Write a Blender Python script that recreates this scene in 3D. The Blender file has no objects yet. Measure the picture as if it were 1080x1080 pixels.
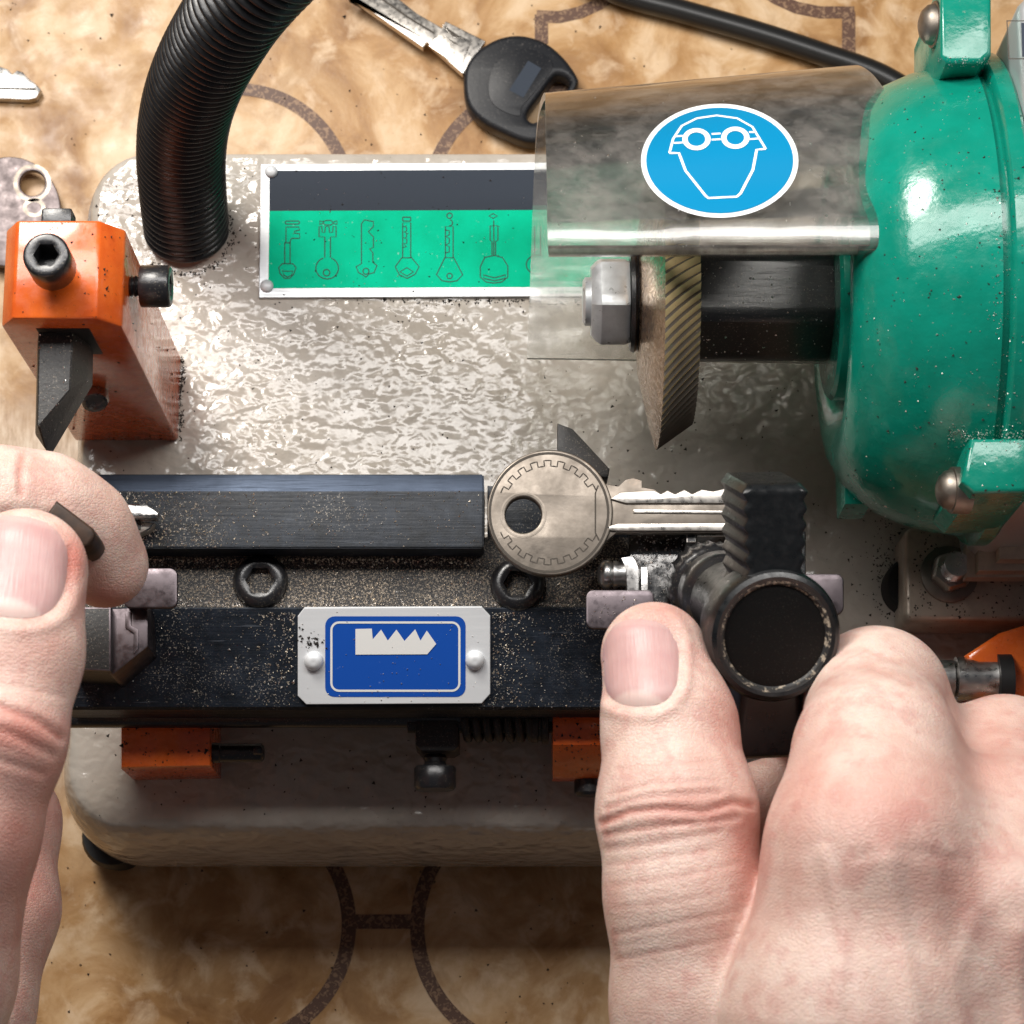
import bpy, bmesh, math, random
import numpy as np
from mathutils import Vector, Matrix
from mathutils.bvhtree import BVHTree

random.seed(7)
rng = np.random.default_rng(11)
sc = bpy.context.scene
C = sc.collection
sc.unit_settings.system = 'METRIC'
sc.unit_settings.scale_length = 0.01          # one unit is one centimetre

# ------------------------------------------------------------------ camera
F = 2640.0
CAMZ = 60.0
TH = math.atan(640.0 / F)
RX = Matrix.Rotation(TH, 3, 'X')
RXT = RX.transposed()
CAMP = Vector((0, 0, CAMZ))
cam = bpy.data.cameras.new('camera')
cam.sensor_width = 36.0
cam.lens = 36.0 * F / 1080.0
cam.clip_start = 1.0
cam.clip_end = 1000.0
co = bpy.data.objects.new('camera', cam)
C.objects.link(co)
co.location = CAMP
co.rotation_euler = (TH, 0, 0)
sc.camera = co
cam.dof.use_dof = True
cam.dof.focus_distance = 51.5
cam.dof.aperture_fstop = 0.42


def ray(px, py):
    return (RX @ Vector((px - 540.0, 540.0 - py, -F))).normalized()


def P(px, py, z):
    d = ray(px, py)
    t = (z - CAMZ) / d.z
    return Vector((d.x * t, d.y * t, z))


def PY(px, py, y):
    d = ray(px, py)
    t = y / d.y
    return CAMP + d * t


def PX(px, py, x):
    d = ray(px, py)
    t = x / d.x
    return CAMP + d * t


def PL(px, py, p0, n):
    d = ray(px, py)
    t = (p0 - CAMP).dot(n) / d.dot(n)
    return CAMP + d * t


def cs(z, y):                      # centimetres per photo pixel at a height
    return ((CAMZ - z) * math.cos(TH) + y * math.sin(TH)) / F


# ------------------------------------------------------------------ materials
class Mat:
    def __init__(s, name, col=(.5, .5, .5), rough=.5, metal=0.0, spec=.5, coat=0.0):
        m = bpy.data.materials.new(name)
        m.use_nodes = True
        s.m = m
        s.nt = m.node_tree
        s.b = s.nt.nodes['Principled BSDF']
        s.b.inputs['Base Color'].default_value = (*col, 1)
        s.b.inputs['Roughness'].default_value = rough
        s.b.inputs['Metallic'].default_value = metal
        s.b.inputs['Specular IOR Level'].default_value = spec
        if coat:
            s.b.inputs['Coat Weight'].default_value = coat
            s.b.inputs['Coat Roughness'].default_value = .08
        s.tc = s.nt.nodes.new('ShaderNodeTexCoord')
        s.obj = s.tc.outputs['Object']

    def n(s, t, **kw):
        x = s.nt.nodes.new(t)
        for k, v in kw.items():
            setattr(x, k, v)
        return x

    def link(s, a, b):
        if isinstance(a, (int, float)):
            b.default_value = a
        elif isinstance(a, tuple):
            b.default_value = (*a, 1) if len(a) == 3 and b.type == 'RGBA' else a
        else:
            s.nt.links.new(a, b)

    def map(s, scale=(1, 1, 1), rot=(0, 0, 0), loc=(0, 0, 0), vec=None):
        x = s.n('ShaderNodeMapping')
        s.link(vec or s.obj, x.inputs['Vector'])
        x.inputs['Scale'].default_value = scale
        x.inputs['Rotation'].default_value = rot
        x.inputs['Location'].default_value = loc
        return x.outputs[0]

    def noise(s, scale, detail=3, rough=.5, vec=None, dist=0.0):
        x = s.n('ShaderNodeTexNoise')
        s.link(vec or s.obj, x.inputs['Vector'])
        x.inputs['Scale'].default_value = scale
        x.inputs['Detail'].default_value = detail
        x.inputs['Roughness'].default_value = rough
        x.inputs['Distortion'].default_value = dist
        return x.outputs['Fac']

    def voro(s, scale, feature='F1', vec=None, out='Distance', rand=1.0, smooth=None):
        x = s.n('ShaderNodeTexVoronoi', feature=feature)
        s.link(vec or s.obj, x.inputs['Vector'])
        x.inputs['Scale'].default_value = scale
        x.inputs['Randomness'].default_value = rand
        if smooth is not None:
            x.inputs['Smoothness'].default_value = smooth
        return x.outputs[out]

    def ramp(s, fac, stops, interp='LINEAR'):
        x = s.n('ShaderNodeValToRGB')
        s.link(fac, x.inputs[0])
        e = x.color_ramp.elements
        x.color_ramp.interpolation = interp
        while len(e) < len(stops):
            e.new(.5)
        for el, (p, c) in zip(e, stops):
            el.position = p
            el.color = (c, c, c, 1) if isinstance(c, (int, float)) else (*c, 1)
        return x.outputs[0]

    def mix(s, fac, a, b, mode='MIX'):
        x = s.n('ShaderNodeMix', data_type='RGBA', blend_type=mode)
        s.link(fac, x.inputs[0])
        s.link(a, x.inputs[6])
        s.link(b, x.inputs[7])
        return x.outputs[2]

    def math(s, op, a, b=0.0, c=None):
        x = s.n('ShaderNodeMath', operation=op)
        s.link(a, x.inputs[0])
        s.link(b, x.inputs[1])
        if c is not None:
            s.link(c, x.inputs[2])
        return x.outputs[0]

    def bump(s, h, strength=.5, dist=.05, normal=None):
        x = s.n('ShaderNodeBump')
        s.link(h, x.inputs['Height'])
        x.inputs['Strength'].default_value = strength
        x.inputs['Distance'].default_value = dist
        if normal is not None:
            s.link(normal, x.inputs['Normal'])
        return x.outputs[0]

    def set(s, name, v):
        s.link(v, s.b.inputs[name])

    def attr(s, name):
        x = s.n('ShaderNodeAttribute', attribute_name=name)
        return x.outputs['Fac']


def dusty(m, col, dustcol=(.33, .28, .22), amount=.5, scale=9.0, fine=30.0):
    """grime: fine pale dust specks and smears over a base colour"""
    big = m.noise(scale * .18, 4, .6)
    sp = m.noise(fine, 2, .6)
    k = m.math('MULTIPLY', m.ramp(sp, [(.60, 0.0), (.72, 1.0)]), m.ramp(big, [(.35, .15), (.7, 1.0)]))
    k = m.math('MULTIPLY', k, amount)
    m.set('Base Color', m.mix(k, col, dustcol))
    return k


M = {}
# hammered beige paint of the machine base
m = Mat('hammered_paint', (.36, .325, .28), .2, 0, .6)
wob = m.map((1.0, 1.12, 1.0))
n1 = m.noise(2.7, 1.6, .45, wob, .2)
n2 = m.noise(1.6, 1.0, .4, wob, .2)
worn = m.ramp(m.noise(.22, 3, .5), [(.35, .55), (.65, 1.0)])
h = m.math('MULTIPLY', m.math('ADD', m.math('MULTIPLY', n1, 1.0), m.math('MULTIPLY', n2, .6)), worn)
m.set('Normal', m.bump(h, .8, .125))
g1 = m.ramp(m.noise(.35, 4, .6), [(.35, (.53, .485, .43)), (.7, (.41, .36, .30))])
g2 = m.ramp(m.noise(13, 3, .7), [(.66, 0.0), (.74, 1.0)])
m.set('Base Color', m.mix(m.math('MULTIPLY', g2, .55), g1, (.12, .09, .07)))
m.set('Roughness', m.ramp(m.noise(2.2, 3), [(.3, .11), (.7, .22)]))
M['hammer'] = m.m

# table: printed faux marble oilcloth
m = Mat('marbled_tabletop', (.55, .36, .2), .42, 0, .4)
n1 = m.noise(.42, 6, .6, dist=.6)
n2 = m.noise(1.05, 5, .6, dist=.5)
n3 = m.noise(.5, 5, .65, m.map(loc=(31, 7, 0)), 1.0)
c = m.ramp(n1, [(.36, (.27, .13, .042)), (.47, (.42, .235, .095)), (.56, (.56, .36, .185)), (.68, (.68, .50, .32))])
c = m.mix(m.ramp(n2, [(.50, 0.0), (.66, .7)]), c, (.71, .53, .35))
c = m.mix(m.ramp(n3, [(.52, 0.0), (.68, .65)]), c, (.36, .20, .08))
sp = m.ramp(m.noise(16, 2, .5), [(.70, 0.0), (.76, .6)])
c = m.mix(sp, c, (.16, .09, .05))
# scuff lines
sv = m.noise(1.0, 2, .5, m.map((.35, 9.0, 1), (0, 0, .1)))
c = m.mix(m.ramp(sv, [(.76, 0.0), (.80, .55)]), c, (.12, .07, .04))
sep = m.n('ShaderNodeSeparateXYZ')
m.link(m.obj, sep.inputs[0])
grain = m.noise(2.2, 4, .7, m.map((3.2, .55, 1)))
wood = m.ramp(grain, [(.3, (.36, .24, .15)), (.5, (.58, .43, .30)), (.7, (.74, .62, .48))])
# the pale wood-grain print on the far side of the machine's end
def cl01(v, k, off):
    x = m.n('ShaderNodeMath', operation='MULTIPLY_ADD', use_clamp=True)
    m.link(v, x.inputs[0])
    x.inputs[1].default_value = k
    x.inputs[2].default_value = off
    return x.outputs[0]


mx = m.math('MULTIPLY', cl01(sep.outputs[0], -2.0, -18.2), m.math('MULTIPLY', cl01(sep.outputs[1], -.8, -9.9), cl01(sep.outputs[1], .5, 11.5)))
c = m.mix(mx, c, wood)
m.set('Base Color', c)
m.set('Roughness', m.ramp(m.noise(1.5, 4), [(.3, .3), (.7, .55)]))
m.set('Normal', m.bump(m.noise(6, 4, .6), .12, .05))
M['table'] = m.m

m = Mat('printed_brown_band', (.16, .085, .05), .5)
v = m.noise(8.5, 2, .5, dist=1.2)
m.set('Base Color', m.mix(m.ramp(v, [(.53, 0.0), (.58, .8)]), (.10, .046, .026), (.30, .18, .10)))
M['band'] = m.m

# black oxide steel with brass dust
m = Mat('black_steel', (.012, .015, .02), .34, .0, .32)
st = m.noise(2.5, 4, .65, m.map((.25, 9, 9)))
pat = m.noise(2.3, 5, .7)
c = m.ramp(pat, [(.3, (.004, .006, .009)), (.55, (.011, .016, .025)), (.75, (.026, .034, .048))])
sp = m.noise(26, 2, .65)
big = m.noise(.55, 4, .6)
k = m.math('MULTIPLY', m.ramp(sp, [(.60, 0.0), (.68, 1.0)]), m.ramp(big, [(.48, .02), (.68, 1.0)]))
scr = m.ramp(m.noise(3.0, 2, .5, m.map((.35, 7, 1), (0, 0, .5), (3, 1, 0))), [(.70, 0.0), (.74, .16)])
scr2 = m.ramp(m.noise(3.0, 2, .5, m.map((.35, 8, 1), (0, 0, -.75), (7, 1, 0))), [(.71, 0.0), (.75, .16)])
c = m.mix(m.math('ADD', scr, scr2), c, (.25, .28, .33))
m.set('Base Color', m.mix(k, c, (.56, .50, .42)))
sc1 = m.noise(5, 3, .6, m.map((.5, 4, 1), (0, 0, .9)))
m.set('Roughness', m.ramp(m.math('ADD', st, m.math('MULTIPLY', sc1, .4)), [(.4, .34), (.9, .6)]))
m.set('Normal', m.bump(m.math('ADD', st, m.math('MULTIPLY', sp, .5)), .35, .02))
M['bar'] = m.m
m = Mat('spindle_steel', (.014, .014, .015), .3, .0, .8)
dusty(m, (.012, .012, .013), (.4, .33, .26), .7, 5, 24)
m.set('Normal', m.bump(m.noise(4, 4, .6, m.map((.4, 3, 3))), .2, .02))
M['spindle'] = m.m
m = Mat('dust_caked_steel', (.03, .03, .03), .6, .0, .5)
sp = m.noise(24, 3, .7)
big = m.noise(.9, 4, .6)
k = m.math('MULTIPLY', m.ramp(sp, [(.50, 0.0), (.62, 1.0)]), m.ramp(big, [(.3, .35), (.65, 1.0)]))
m.set('Base Color', m.mix(k, (.016, .016, .018), (.42, .345, .26)))
m.set('Normal', m.bump(sp, .6, .03))
M['channel'] = m.m
m = Mat('black_oxide_screw', (.012, .012, .013), .3, 0, .7)
dusty(m, (.012, .012, .014), (.3, .26, .2), .7, 9, 26)
m.set('Normal', m.bump(m.noise(14, 3, .6), .25, .02))
M['screw'] = m.m
m = Mat('matt_black_steel', (.014, .013, .013), .5, 0, .5)
dusty(m, (.02, .019, .019), (.4, .34, .27), .8, 8, 28)
m.set('Normal', m.bump(m.noise(10, 3, .6), .3, .03))
M['tracer'] = m.m
m = Mat('orange_paint', (.72, .12, .015), .24, 0, .5, .4)
gr = m.noise(1.3, 5, .65)
sp = m.ramp(m.noise(11, 3, .6), [(.66, 0.0), (.73, 1.0)])
c = m.ramp(gr, [(.35, (.78, .15, .02)), (.7, (.60, .085, .012))])
m.set('Base Color', m.mix(m.math('MULTIPLY', sp, .8), c, (.05, .02, .012)))
m.set('Roughness', m.ramp(m.noise(4, 3), [(.3, .16), (.7, .36)]))
m.set('Normal', m.bump(m.noise(5, 3, .5), .12, .03))
M['orange'] = m.m
m = Mat('green_enamel', (.0035, .2, .135), .22, 0, .5, .25)
gr = m.noise(.7, 4, .6)
sp = m.ramp(m.noise(12, 3, .65), [(.68, 0.0), (.74, 1.0)])
c = m.ramp(gr, [(.3, (.003, .235, .165)), (.7, (.0025, .17, .115))])
m.set('Base Color', m.mix(m.math('MULTIPLY', sp, .7), c, (.30, .30, .25)))
m.set('Normal', m.bump(m.math('ADD', m.noise(1.1, 4, .55), m.math('MULTIPLY', m.noise(14, 2, .6), .06)), .3, .12))
m.set('Roughness', m.ramp(m.noise(3, 4), [(.3, .13), (.7, .3)]))
M['green'] = m.m


def metal(name, col, rough, scale=6.0, bump=.12, dirt=.35, stretch=(1, 1, 1)):
    m = Mat(name, col, rough, 1.0)
    a = m.noise(scale, 4, .65, m.map(stretch))
    d = m.ramp(m.noise(scale * .4, 4, .65), [(.4, 0.0), (.75, dirt)])
    m.set('Base Color', m.mix(d, col, tuple(x * .35 for x in col)))
    m.set('Roughness', m.ramp(a, [(.3, max(.05, rough - .12)), (.7, rough + .15)]))
    m.set('Normal', m.bump(a, bump, .02))
    return m.m


M['chamfer'] = metal('sheen_chamfer_steel', (.045, .056, .078), .42, 5, .15, .3, (.25, 8, 8))  # bluish reflected sheen of the rear chamfer put into the colour
M['alu'] = metal('brushed_aluminium', (.72, .74, .76), .48, 4, .05, .06, (.3, 6, 6))
m = Mat('satin_aluminium', (.74, .76, .78), .5, .2)
m.set('Roughness', m.ramp(m.noise(3, 4, .6, m.map((.3, 5, 5))), [(.3, .4), (.7, .6)]))
M['satin'] = m.m
M['zinc'] = metal('zinc_plated_steel', (.52, .51, .50), .32)
M['chrome'] = metal('polished_steel', (.42, .41, .40), .18, 5, .06, .3)
M['nickel'] = metal('worn_nickel', (.27, .235, .20), .46, 2.2, .3, .65)
M['dullkey'] = metal('dull_nickel', (.23, .195, .195), .55, 4, .1, .3)
M['brightkey'] = metal('bright_cut_nickel', (.66, .62, .57), .34, 8, .1, .3)
M['bronze'] = metal('bronzed_cutter_steel', (.36, .23, .13), .26, 9, .08, .5)
M['brownsteel'] = metal('brown_tinted_steel', (.50, .42, .34), .38, 5, .2, .5)
M['brownsteel'].node_tree.nodes['Principled BSDF'].inputs['Metallic'].default_value = .35
M['nutmetal'] = metal('bright_zinc_nut', (.74, .76, .78), .36, 4, .12, .45)
M['nutmetal'].node_tree.nodes['Principled BSDF'].inputs['Metallic'].default_value = .6
M['plum'] = metal('tinted_sheet_steel', (.16, .135, .145), .42, 5, .06, .1)
M['grind'] = metal('ground_edge_steel', (.95, .70, .36), .38, 9, .1, .1)
M['grind'].node_tree.nodes['Principled BSDF'].inputs['Metallic'].default_value = .25
M['darkline'] = Mat('dark_engraving', (.05, .04, .03), .7).m
M['rubber'] = Mat('black_rubber', (.008, .008, .009), .6).m
m = Mat('black_knob_plastic', (.006, .007, .008), .3, 0, .6)
m.set('Normal', m.bump(m.noise(4, 3, .5), .1, .05))
m.set('Roughness', m.ramp(m.noise(6, 4, .6), [(.3, .24), (.7, .45)]))
M['knob'] = m.m
m = Mat('knob_cap_face', (.004, .004, .004), .5, 0, .2)
dusty(m, (.004, .004, .004), (.3, .27, .22), .12, 7, 30)
M['knobcap'] = m.m
m = Mat('knob_worn_rim', (.02, .02, .02), .5)
sp = m.noise(9, 3, .7)
m.set('Base Color', m.mix(m.ramp(sp, [(.52, 0.0), (.62, .9)]), (.02, .02, .02), (.4, .34, .26)))
M['wornrim'] = m.m
m = Mat('ribbed_black_hose', (.010, .010, .011), .3, 0, .55)
m.set('Roughness', m.ramp(m.noise(3, 4, .6), [(.3, .22), (.7, .42)]))
m.set('Normal', m.bump(m.noise(7, 3, .6), .15, .03))
M['hose'] = m.m
m = Mat('black_key_plastic', (.010, .011, .014), .4, 0, .3)
dusty(m, (.012, .013, .016), (.25, .23, .21), .35, 8, 20)
m.set('Normal', m.bump(m.noise(12, 3, .6), .12, .03))
M['keyplastic'] = m.m
M['navy'] = Mat('navy_print', (.036, .046, .064), .6, 0, .15).m
m = Mat('green_print', (.0, .52, .30), .6, 0, .06)
c = m.ramp(m.noise(1.0, 4, .6), [(.35, (.0, .66, .38)), (.7, (.0, .52, .28))])
sp = m.ramp(m.noise(9, 2, .6), [(.70, 0.0), (.76, .7)])
m.set('Base Color', m.mix(sp, c, (.4, .72, .6)))
M['greenprint'] = m.m
M['ink'] = Mat('dark_green_ink', (.004, .07, .045), .6).m
m = Mat('blue_print', (.006, .065, .36), .45, 0, .25)
sp = m.ramp(m.noise(10, 2, .6), [(.70, 0.0), (.76, .25)])
m.set('Base Color', m.mix(sp, (.008, .075, .40), (.3, .4, .7)))
M['blue'] = m.m
M['white'] = Mat('white_print', (.78, .78, .76), .4).m
m = Mat('sky_blue_sticker', (.0, .20, .40), .5, 0, .2)
M['stick'] = m.m
M['stickwhite'] = Mat('white_sticker', (.82, .83, .84), .35).m
m = Mat('brown_black_plastic', (.035, .022, .016), .5, 0, .2)
m.set('Base Color', m.ramp(m.noise(2.5, 3), [(.35, (.018, .013, .011)), (.7, (.07, .038, .024))]))
M['darkbrown'] = m.m
M['cable'] = Mat('black_cable_rubber', (.012, .012, .012), .35).m
m = Mat('grey_white_label', (.72, .74, .75), .4)
M['paper'] = m.m
m = Mat('motor_grey', (.55, .56, .57), .35, .6)
M['motorgrey'] = m.m

# clear shield: thin acrylic, part see-through, part hazed by dust, glossy by fresnel
m = Mat('clear_acrylic')
nt = m.nt
nt.nodes.remove(m.b)
out = [x for x in nt.nodes if x.type == 'OUTPUT_MATERIAL'][0]
tr = m.n('ShaderNodeBsdfTransparent'); tr.inputs[0].default_value = (.95, .95, .93, 1)
rf = m.n('ShaderNodeBsdfRefraction'); rf.inputs['Color'].default_value = (.95, .95, .93, 1)
rf.inputs['IOR'].default_value = 1.18; rf.inputs['Roughness'].default_value = .13
df = m.n('ShaderNodeBsdfDiffuse'); df.inputs[0].default_value = (.44, .40, .36, 1)
gl1 = m.n('ShaderNodeBsdfGlossy'); gl1.inputs['Roughness'].default_value = .08
gl2 = m.n('ShaderNodeBsdfGlossy'); gl2.inputs['Roughness'].default_value = .27
gl = m.n('ShaderNodeMixShader'); gl.inputs[0].default_value = .55
m.link(gl1.outputs[0], gl.inputs[1]); m.link(gl2.outputs[0], gl.inputs[2])
wv = m.noise(.7, 2, .5, m.map((.5, 1.2, 1)))
bp = m.bump(wv, .45, .14)
for x in (gl1, gl2, rf):
    m.link(bp, x.inputs['Normal'])
fr = m.n('ShaderNodeFresnel'); fr.inputs['IOR'].default_value = 1.5
m.link(bp, fr.inputs['Normal'])
m1 = m.n('ShaderNodeMixShader'); m1.inputs[0].default_value = .22
m.link(tr.outputs[0], m1.inputs[1]); m.link(rf.outputs[0], m1.inputs[2])
dz = m.ramp(m.noise(1.2, 5, .7), [(.40, .02), (.64, .24)])
ds = m.ramp(m.noise(17, 3, .7), [(.66, 0.0), (.72, .5)])
sc_ = m.ramp(m.noise(2.2, 2, .5, m.map((.3, 6, 3), (0, 0, .35))), [(.70, 0.0), (.73, .22)])
ds = m.math('ADD', ds, sc_)
m2 = m.n('ShaderNodeMixShader'); m.link(m.math('ADD', dz, ds), m2.inputs[0])
m.link(m1.outputs[0], m2.inputs[1]); m.link(df.outputs[0], m2.inputs[2])
m3 = m.n('ShaderNodeMixShader'); m.link(m.math('MULTIPLY', fr.outputs[0], 2.1), m3.inputs[0])
m.link(m2.outputs[0], m3.inputs[1]); m.link(gl.outputs[0], m3.inputs[2])
m.link(m3.outputs[0], out.inputs[0])
M['acrylic'] = m.m

m = Mat('acrylic_cut_edge', (.50, .47, .42), .3)
m.b.inputs['Transmission Weight'].default_value = .35
m.set('Base Color', m.ramp(m.noise(3, 4, .6), [(.35, (.22, .20, .18)), (.65, (.66, .63, .58))]))
M['acrylic_edge'] = m.m

# skin
m = Mat('skin', (.62, .37, .28), .45, 0, .6)
fl = m.attr('flush')
mott = m.noise(.8, 5, .65)
mott2 = m.noise(2.6, 5, .7)
c = m.ramp(mott, [(.38, (.79, .60, .52)), (.62, (.68, .44, .37))])
c = m.mix(m.ramp(mott2, [(.48, 0.0), (.66, .55)]), c, (.80, .61, .52))
c = m.mix(m.ramp(m.noise(1.5, 5, .7, m.map(loc=(9, 3, 4))), [(.50, 0.0), (.64, .6)]), c, (.62, .33, .285))
c = m.mix(m.math('MULTIPLY', fl, 1.45), c, (.56, .20, .155))
m.set('Base Color', c)
wv = m.map((1, 1, 1), (0, 0, .15))
pores = m.ramp(m.voro(10, 'DISTANCE_TO_EDGE', m.map((.75, 1.5, 1.1), (0, 0, .2))), [(0, 0.0), (.16, 1.0)])
pores2 = m.ramp(m.voro(19, 'DISTANCE_TO_EDGE', m.map((1.3, .8, 1), (0, 0, -.5))), [(0, 0.0), (.22, 1.0)])
fine = m.noise(2.6, 5, .7, m.map((.5, 2.6, 1.3), (0, 0, .14)), 1.1)
lump = m.noise(1.3, 2, .5)
hh = m.math('ADD', m.math('MULTIPLY', pores, .30), m.math('MULTIPLY', fine, .55))
hh = m.math('ADD', hh, m.math('MULTIPLY', pores2, .2))
hh = m.math('ADD', hh, m.math('MULTIPLY', lump, .45))
m.set('Normal', m.bump(hh, .40, .05))
m.set('Roughness', m.ramp(mott2, [(.3, .34), (.7, .5)]))
m.set('Subsurface Weight', .3)
m.b.inputs['Subsurface Radius'].default_value = (1.0, .38, .22)
m.b.inputs['Subsurface Scale'].default_value = .16
M['skin'] = m.m
m = Mat('fingernail', (.66, .40, .36), .38, 0, .4)
lu = m.attr('lunula')
c = m.mix(lu, m.ramp(m.noise(1.4, 3), [(.3, (.60, .385, .365)), (.7, (.52, .30, .29))]), (.70, .53, .48))
m.set('Base Color', c)
m.set('Subsurface Weight', .25)
m.b.inputs['Subsurface Radius'].default_value = (1.0, .4, .3)
m.b.inputs['Subsurface Scale'].default_value = .12
m.set('Normal', m.bump(m.noise(3, 2, .5, m.map((7, .5, 1))), .3, .03))
M['nail'] = m.m
# swarf
M['brass_swarf'] = metal('brass_swarf', (.90, .80, .66), .35, 20, .1, .1)
M['silver_swarf'] = metal('bright_swarf', (.92, .88, .84), .3, 20, .1, .1)
M['dark_swarf'] = Mat('dark_grit', (.02, .015, .012), .7).m

# ------------------------------------------------------------------ object helpers
WL = {}


def obj(name, bm, mats, parent=None, smooth=True, angle=40, kind=None):
    """links one mesh object; vertices are given in world space"""
    if not isinstance(mats, (list, tuple)):
        mats = [mats]
    me = bpy.data.meshes.new(name)
    bmesh.ops.recalc_face_normals(bm, faces=bm.faces) if not getattr(bm, 'keep', False) else None
    xs = [v.co for v in bm.verts]
    o0 = Vector(((min(v.x for v in xs) + max(v.x for v in xs)) / 2, (min(v.y for v in xs) + max(v.y for v in xs)) / 2,
                 min(v.z for v in xs)))
    for v in bm.verts:
        v.co -= o0
    bm.to_mesh(me)
    bm.free()
    for k in mats:
        me.materials.append(M[k])
    if smooth:
        me.polygons.foreach_set('use_smooth', [True] * len(me.polygons))
        me.set_sharp_from_angle(angle=math.radians(angle))
    o = bpy.data.objects.new(name, me)
    C.objects.link(o)
    WL[o] = o0
    o.location = o0
    if parent is not None:
        o.parent = parent
        o.location = o0 - WL[parent]
    if kind:
        o['kind'] = kind
    return o


def thing(name, label, cat, loc):
    o = bpy.data.objects.new(name, None)
    o.empty_display_size = .5
    C.objects.link(o)
    o.location = loc
    WL[o] = Vector(loc)
    o['label'] = label
    o['category'] = cat
    return o


def tag(o, label, cat):
    o['label'] = label
    o['category'] = cat


def frame(w, up=Vector((0, 1, 0))):
    w = w.normalized()
    u = up.cross(w)
    if u.length < 1e-4:
        u = Vector((1, 0, 0)).cross(w)
    u.normalize()
    return u, w.cross(u), w


def loft(bm, rings, cap0=True, cap1=True, mi=0, closed=True):
    vs = [[bm.verts.new(p) for p in r] for r in rings]
    n = len(rings[0])
    for a, b in zip(vs[:-1], vs[1:]):
        for i in range(n if closed else n - 1):
            j = (i + 1) % n
            try:
                f = bm.faces.new((a[i], a[j], b[j], b[i]))
                f.material_index = mi
            except ValueError:
                pass
    if cap0:
        bm.faces.new(list(reversed(vs[0]))).material_index = mi
    if cap1:
        bm.faces.new(vs[-1]).material_index = mi
    return vs


def lathe(bm, p0, axis, prof, seg=32, up=Vector((0, 1, 0)), mi=0, cap0=True, cap1=True):
    """prof: (distance along axis, radius)"""
    u, v, w = frame(axis, up)
    rings = []
    for t, r in prof:
        rings.append([p0 + w * t + (u * math.cos(2 * math.pi * k / seg) + v * math.sin(2 * math.pi * k / seg)) * r
                      for k in range(seg)])
    loft(bm, rings, cap0, cap1, mi)


def hexring(R, seg, rot=0):
    out = []
    for k in range(seg):
        a = 2 * math.pi * k / seg
        b = (a - rot) % (math.pi / 3) - math.pi / 6
        r = R * math.cos(math.pi / 6) / math.cos(b)
        out.append((r * math.cos(a), r * math.sin(a)))
    return out


def socket_screw(bm, p0, axis, R, H, hexR=None, ch=.12, shank=None, knurl=False, depth=.6, up=Vector((0, 1, 0)), seg=36):
    """cap screw: head from p0 along axis, hexagon socket in the end, optional shank behind"""
    u, v, w = frame(axis, up)
    hexR = hexR or R * .55
    c = ch * R

    def circ(r, t):
        return [p0 + w * t + (u * math.cos(2 * math.pi * k / seg) + v * math.sin(2 * math.pi * k / seg)) * r for k in range(seg)]

    def hx(r, t):
        return [p0 + w * t + u * x + v * y for x, y in hexring(r, seg)]
    rings = [circ(R * .96, 0), circ(R, c * .4), circ(R, H - c), circ(R - c * .35, H - c * .3), circ(R - c, H),
             circ(hexR * 1.12, H), hx(hexR, H - .05 * R), hx(hexR * .97, H - depth * H)]
    loft(bm, rings, True, True)
    if shank:
        L, r, pitch = shank
        prof = []
        t = -L
        while t < -.01:
            prof += [(t, r * .84), (t + pitch * .5, r)]
            t += pitch
        prof.append((0.02, r * .84))
        lathe(bm, p0, axis, prof, 20, up)


def box(bm, a, b, bev=0.0, mi=0, segs=2):
    x0, y0, z0 = a
    x1, y1, z1 = b
    r = bmesh.ops.create_cube(bm, size=1.0)
    for v in r['verts']:
        v.co = Vector((x0 if v.co.x < 0 else x1, y0 if v.co.y < 0 else y1, z0 if v.co.z < 0 else z1))
    fs = set(f for v in r['verts'] for f in v.link_faces)
    for f in fs:
        f.material_index = mi
    if bev:
        es = list(set(e for v in r['verts'] for e in v.link_edges))
        bmesh.ops.bevel(bm, geom=es, offset=bev, segments=segs, affect='EDGES', profile=.5)


def prism(bm, outline, ztop, zbot, bev=0.0, mi=0, segs=2):
    """outline: photo pixels at height ztop, walls straight down to zbot"""
    top = [P(x, y, ztop) for x, y in outline]
    return prism3(bm, top, Vector((0, 0, zbot - ztop)), bev, mi, segs)


def prism3(bm, top, down, bev=0.0, mi=0, segs=2):
    tv = [bm.verts.new(p) for p in top]
    bv = [bm.verts.new(p + down) for p in top]
    n = len(top)
    fs = [bm.faces.new(tv), bm.faces.new(list(reversed(bv)))]
    for i in range(n):
        j = (i + 1) % n
        fs.append(bm.faces.new((tv[i], bv[i], bv[j], tv[j])))
    for f in fs:
        f.material_index = mi
    bmesh.ops.recalc_face_normals(bm, faces=fs)
    if bev:
        es = [e for e in fs[0].edges]
        bmesh.ops.bevel(bm, geom=es, offset=bev, segments=segs, affect='EDGES', profile=.5)


def rrect(x0, y0, x1, y1, r, n=6):
    out = []
    for cx, cy, a0 in ((x1 - r, y0 + r, -90), (x1 - r, y1 - r, 0), (x0 + r, y1 - r, 90), (x0 + r, y0 + r, 180)):
        for k in range(n + 1):
            a = math.radians(a0 + 90 * k / n)
            out.append((cx + r * math.cos(a), cy + r * math.sin(a)))
    return out


def circ_px(cx, cy, r, n=40, ry=None):
    return [(cx + r * math.cos(2 * math.pi * k / n), cy + (ry or r) * math.sin(2 * math.pi * k / n)) for k in range(n)]


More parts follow.
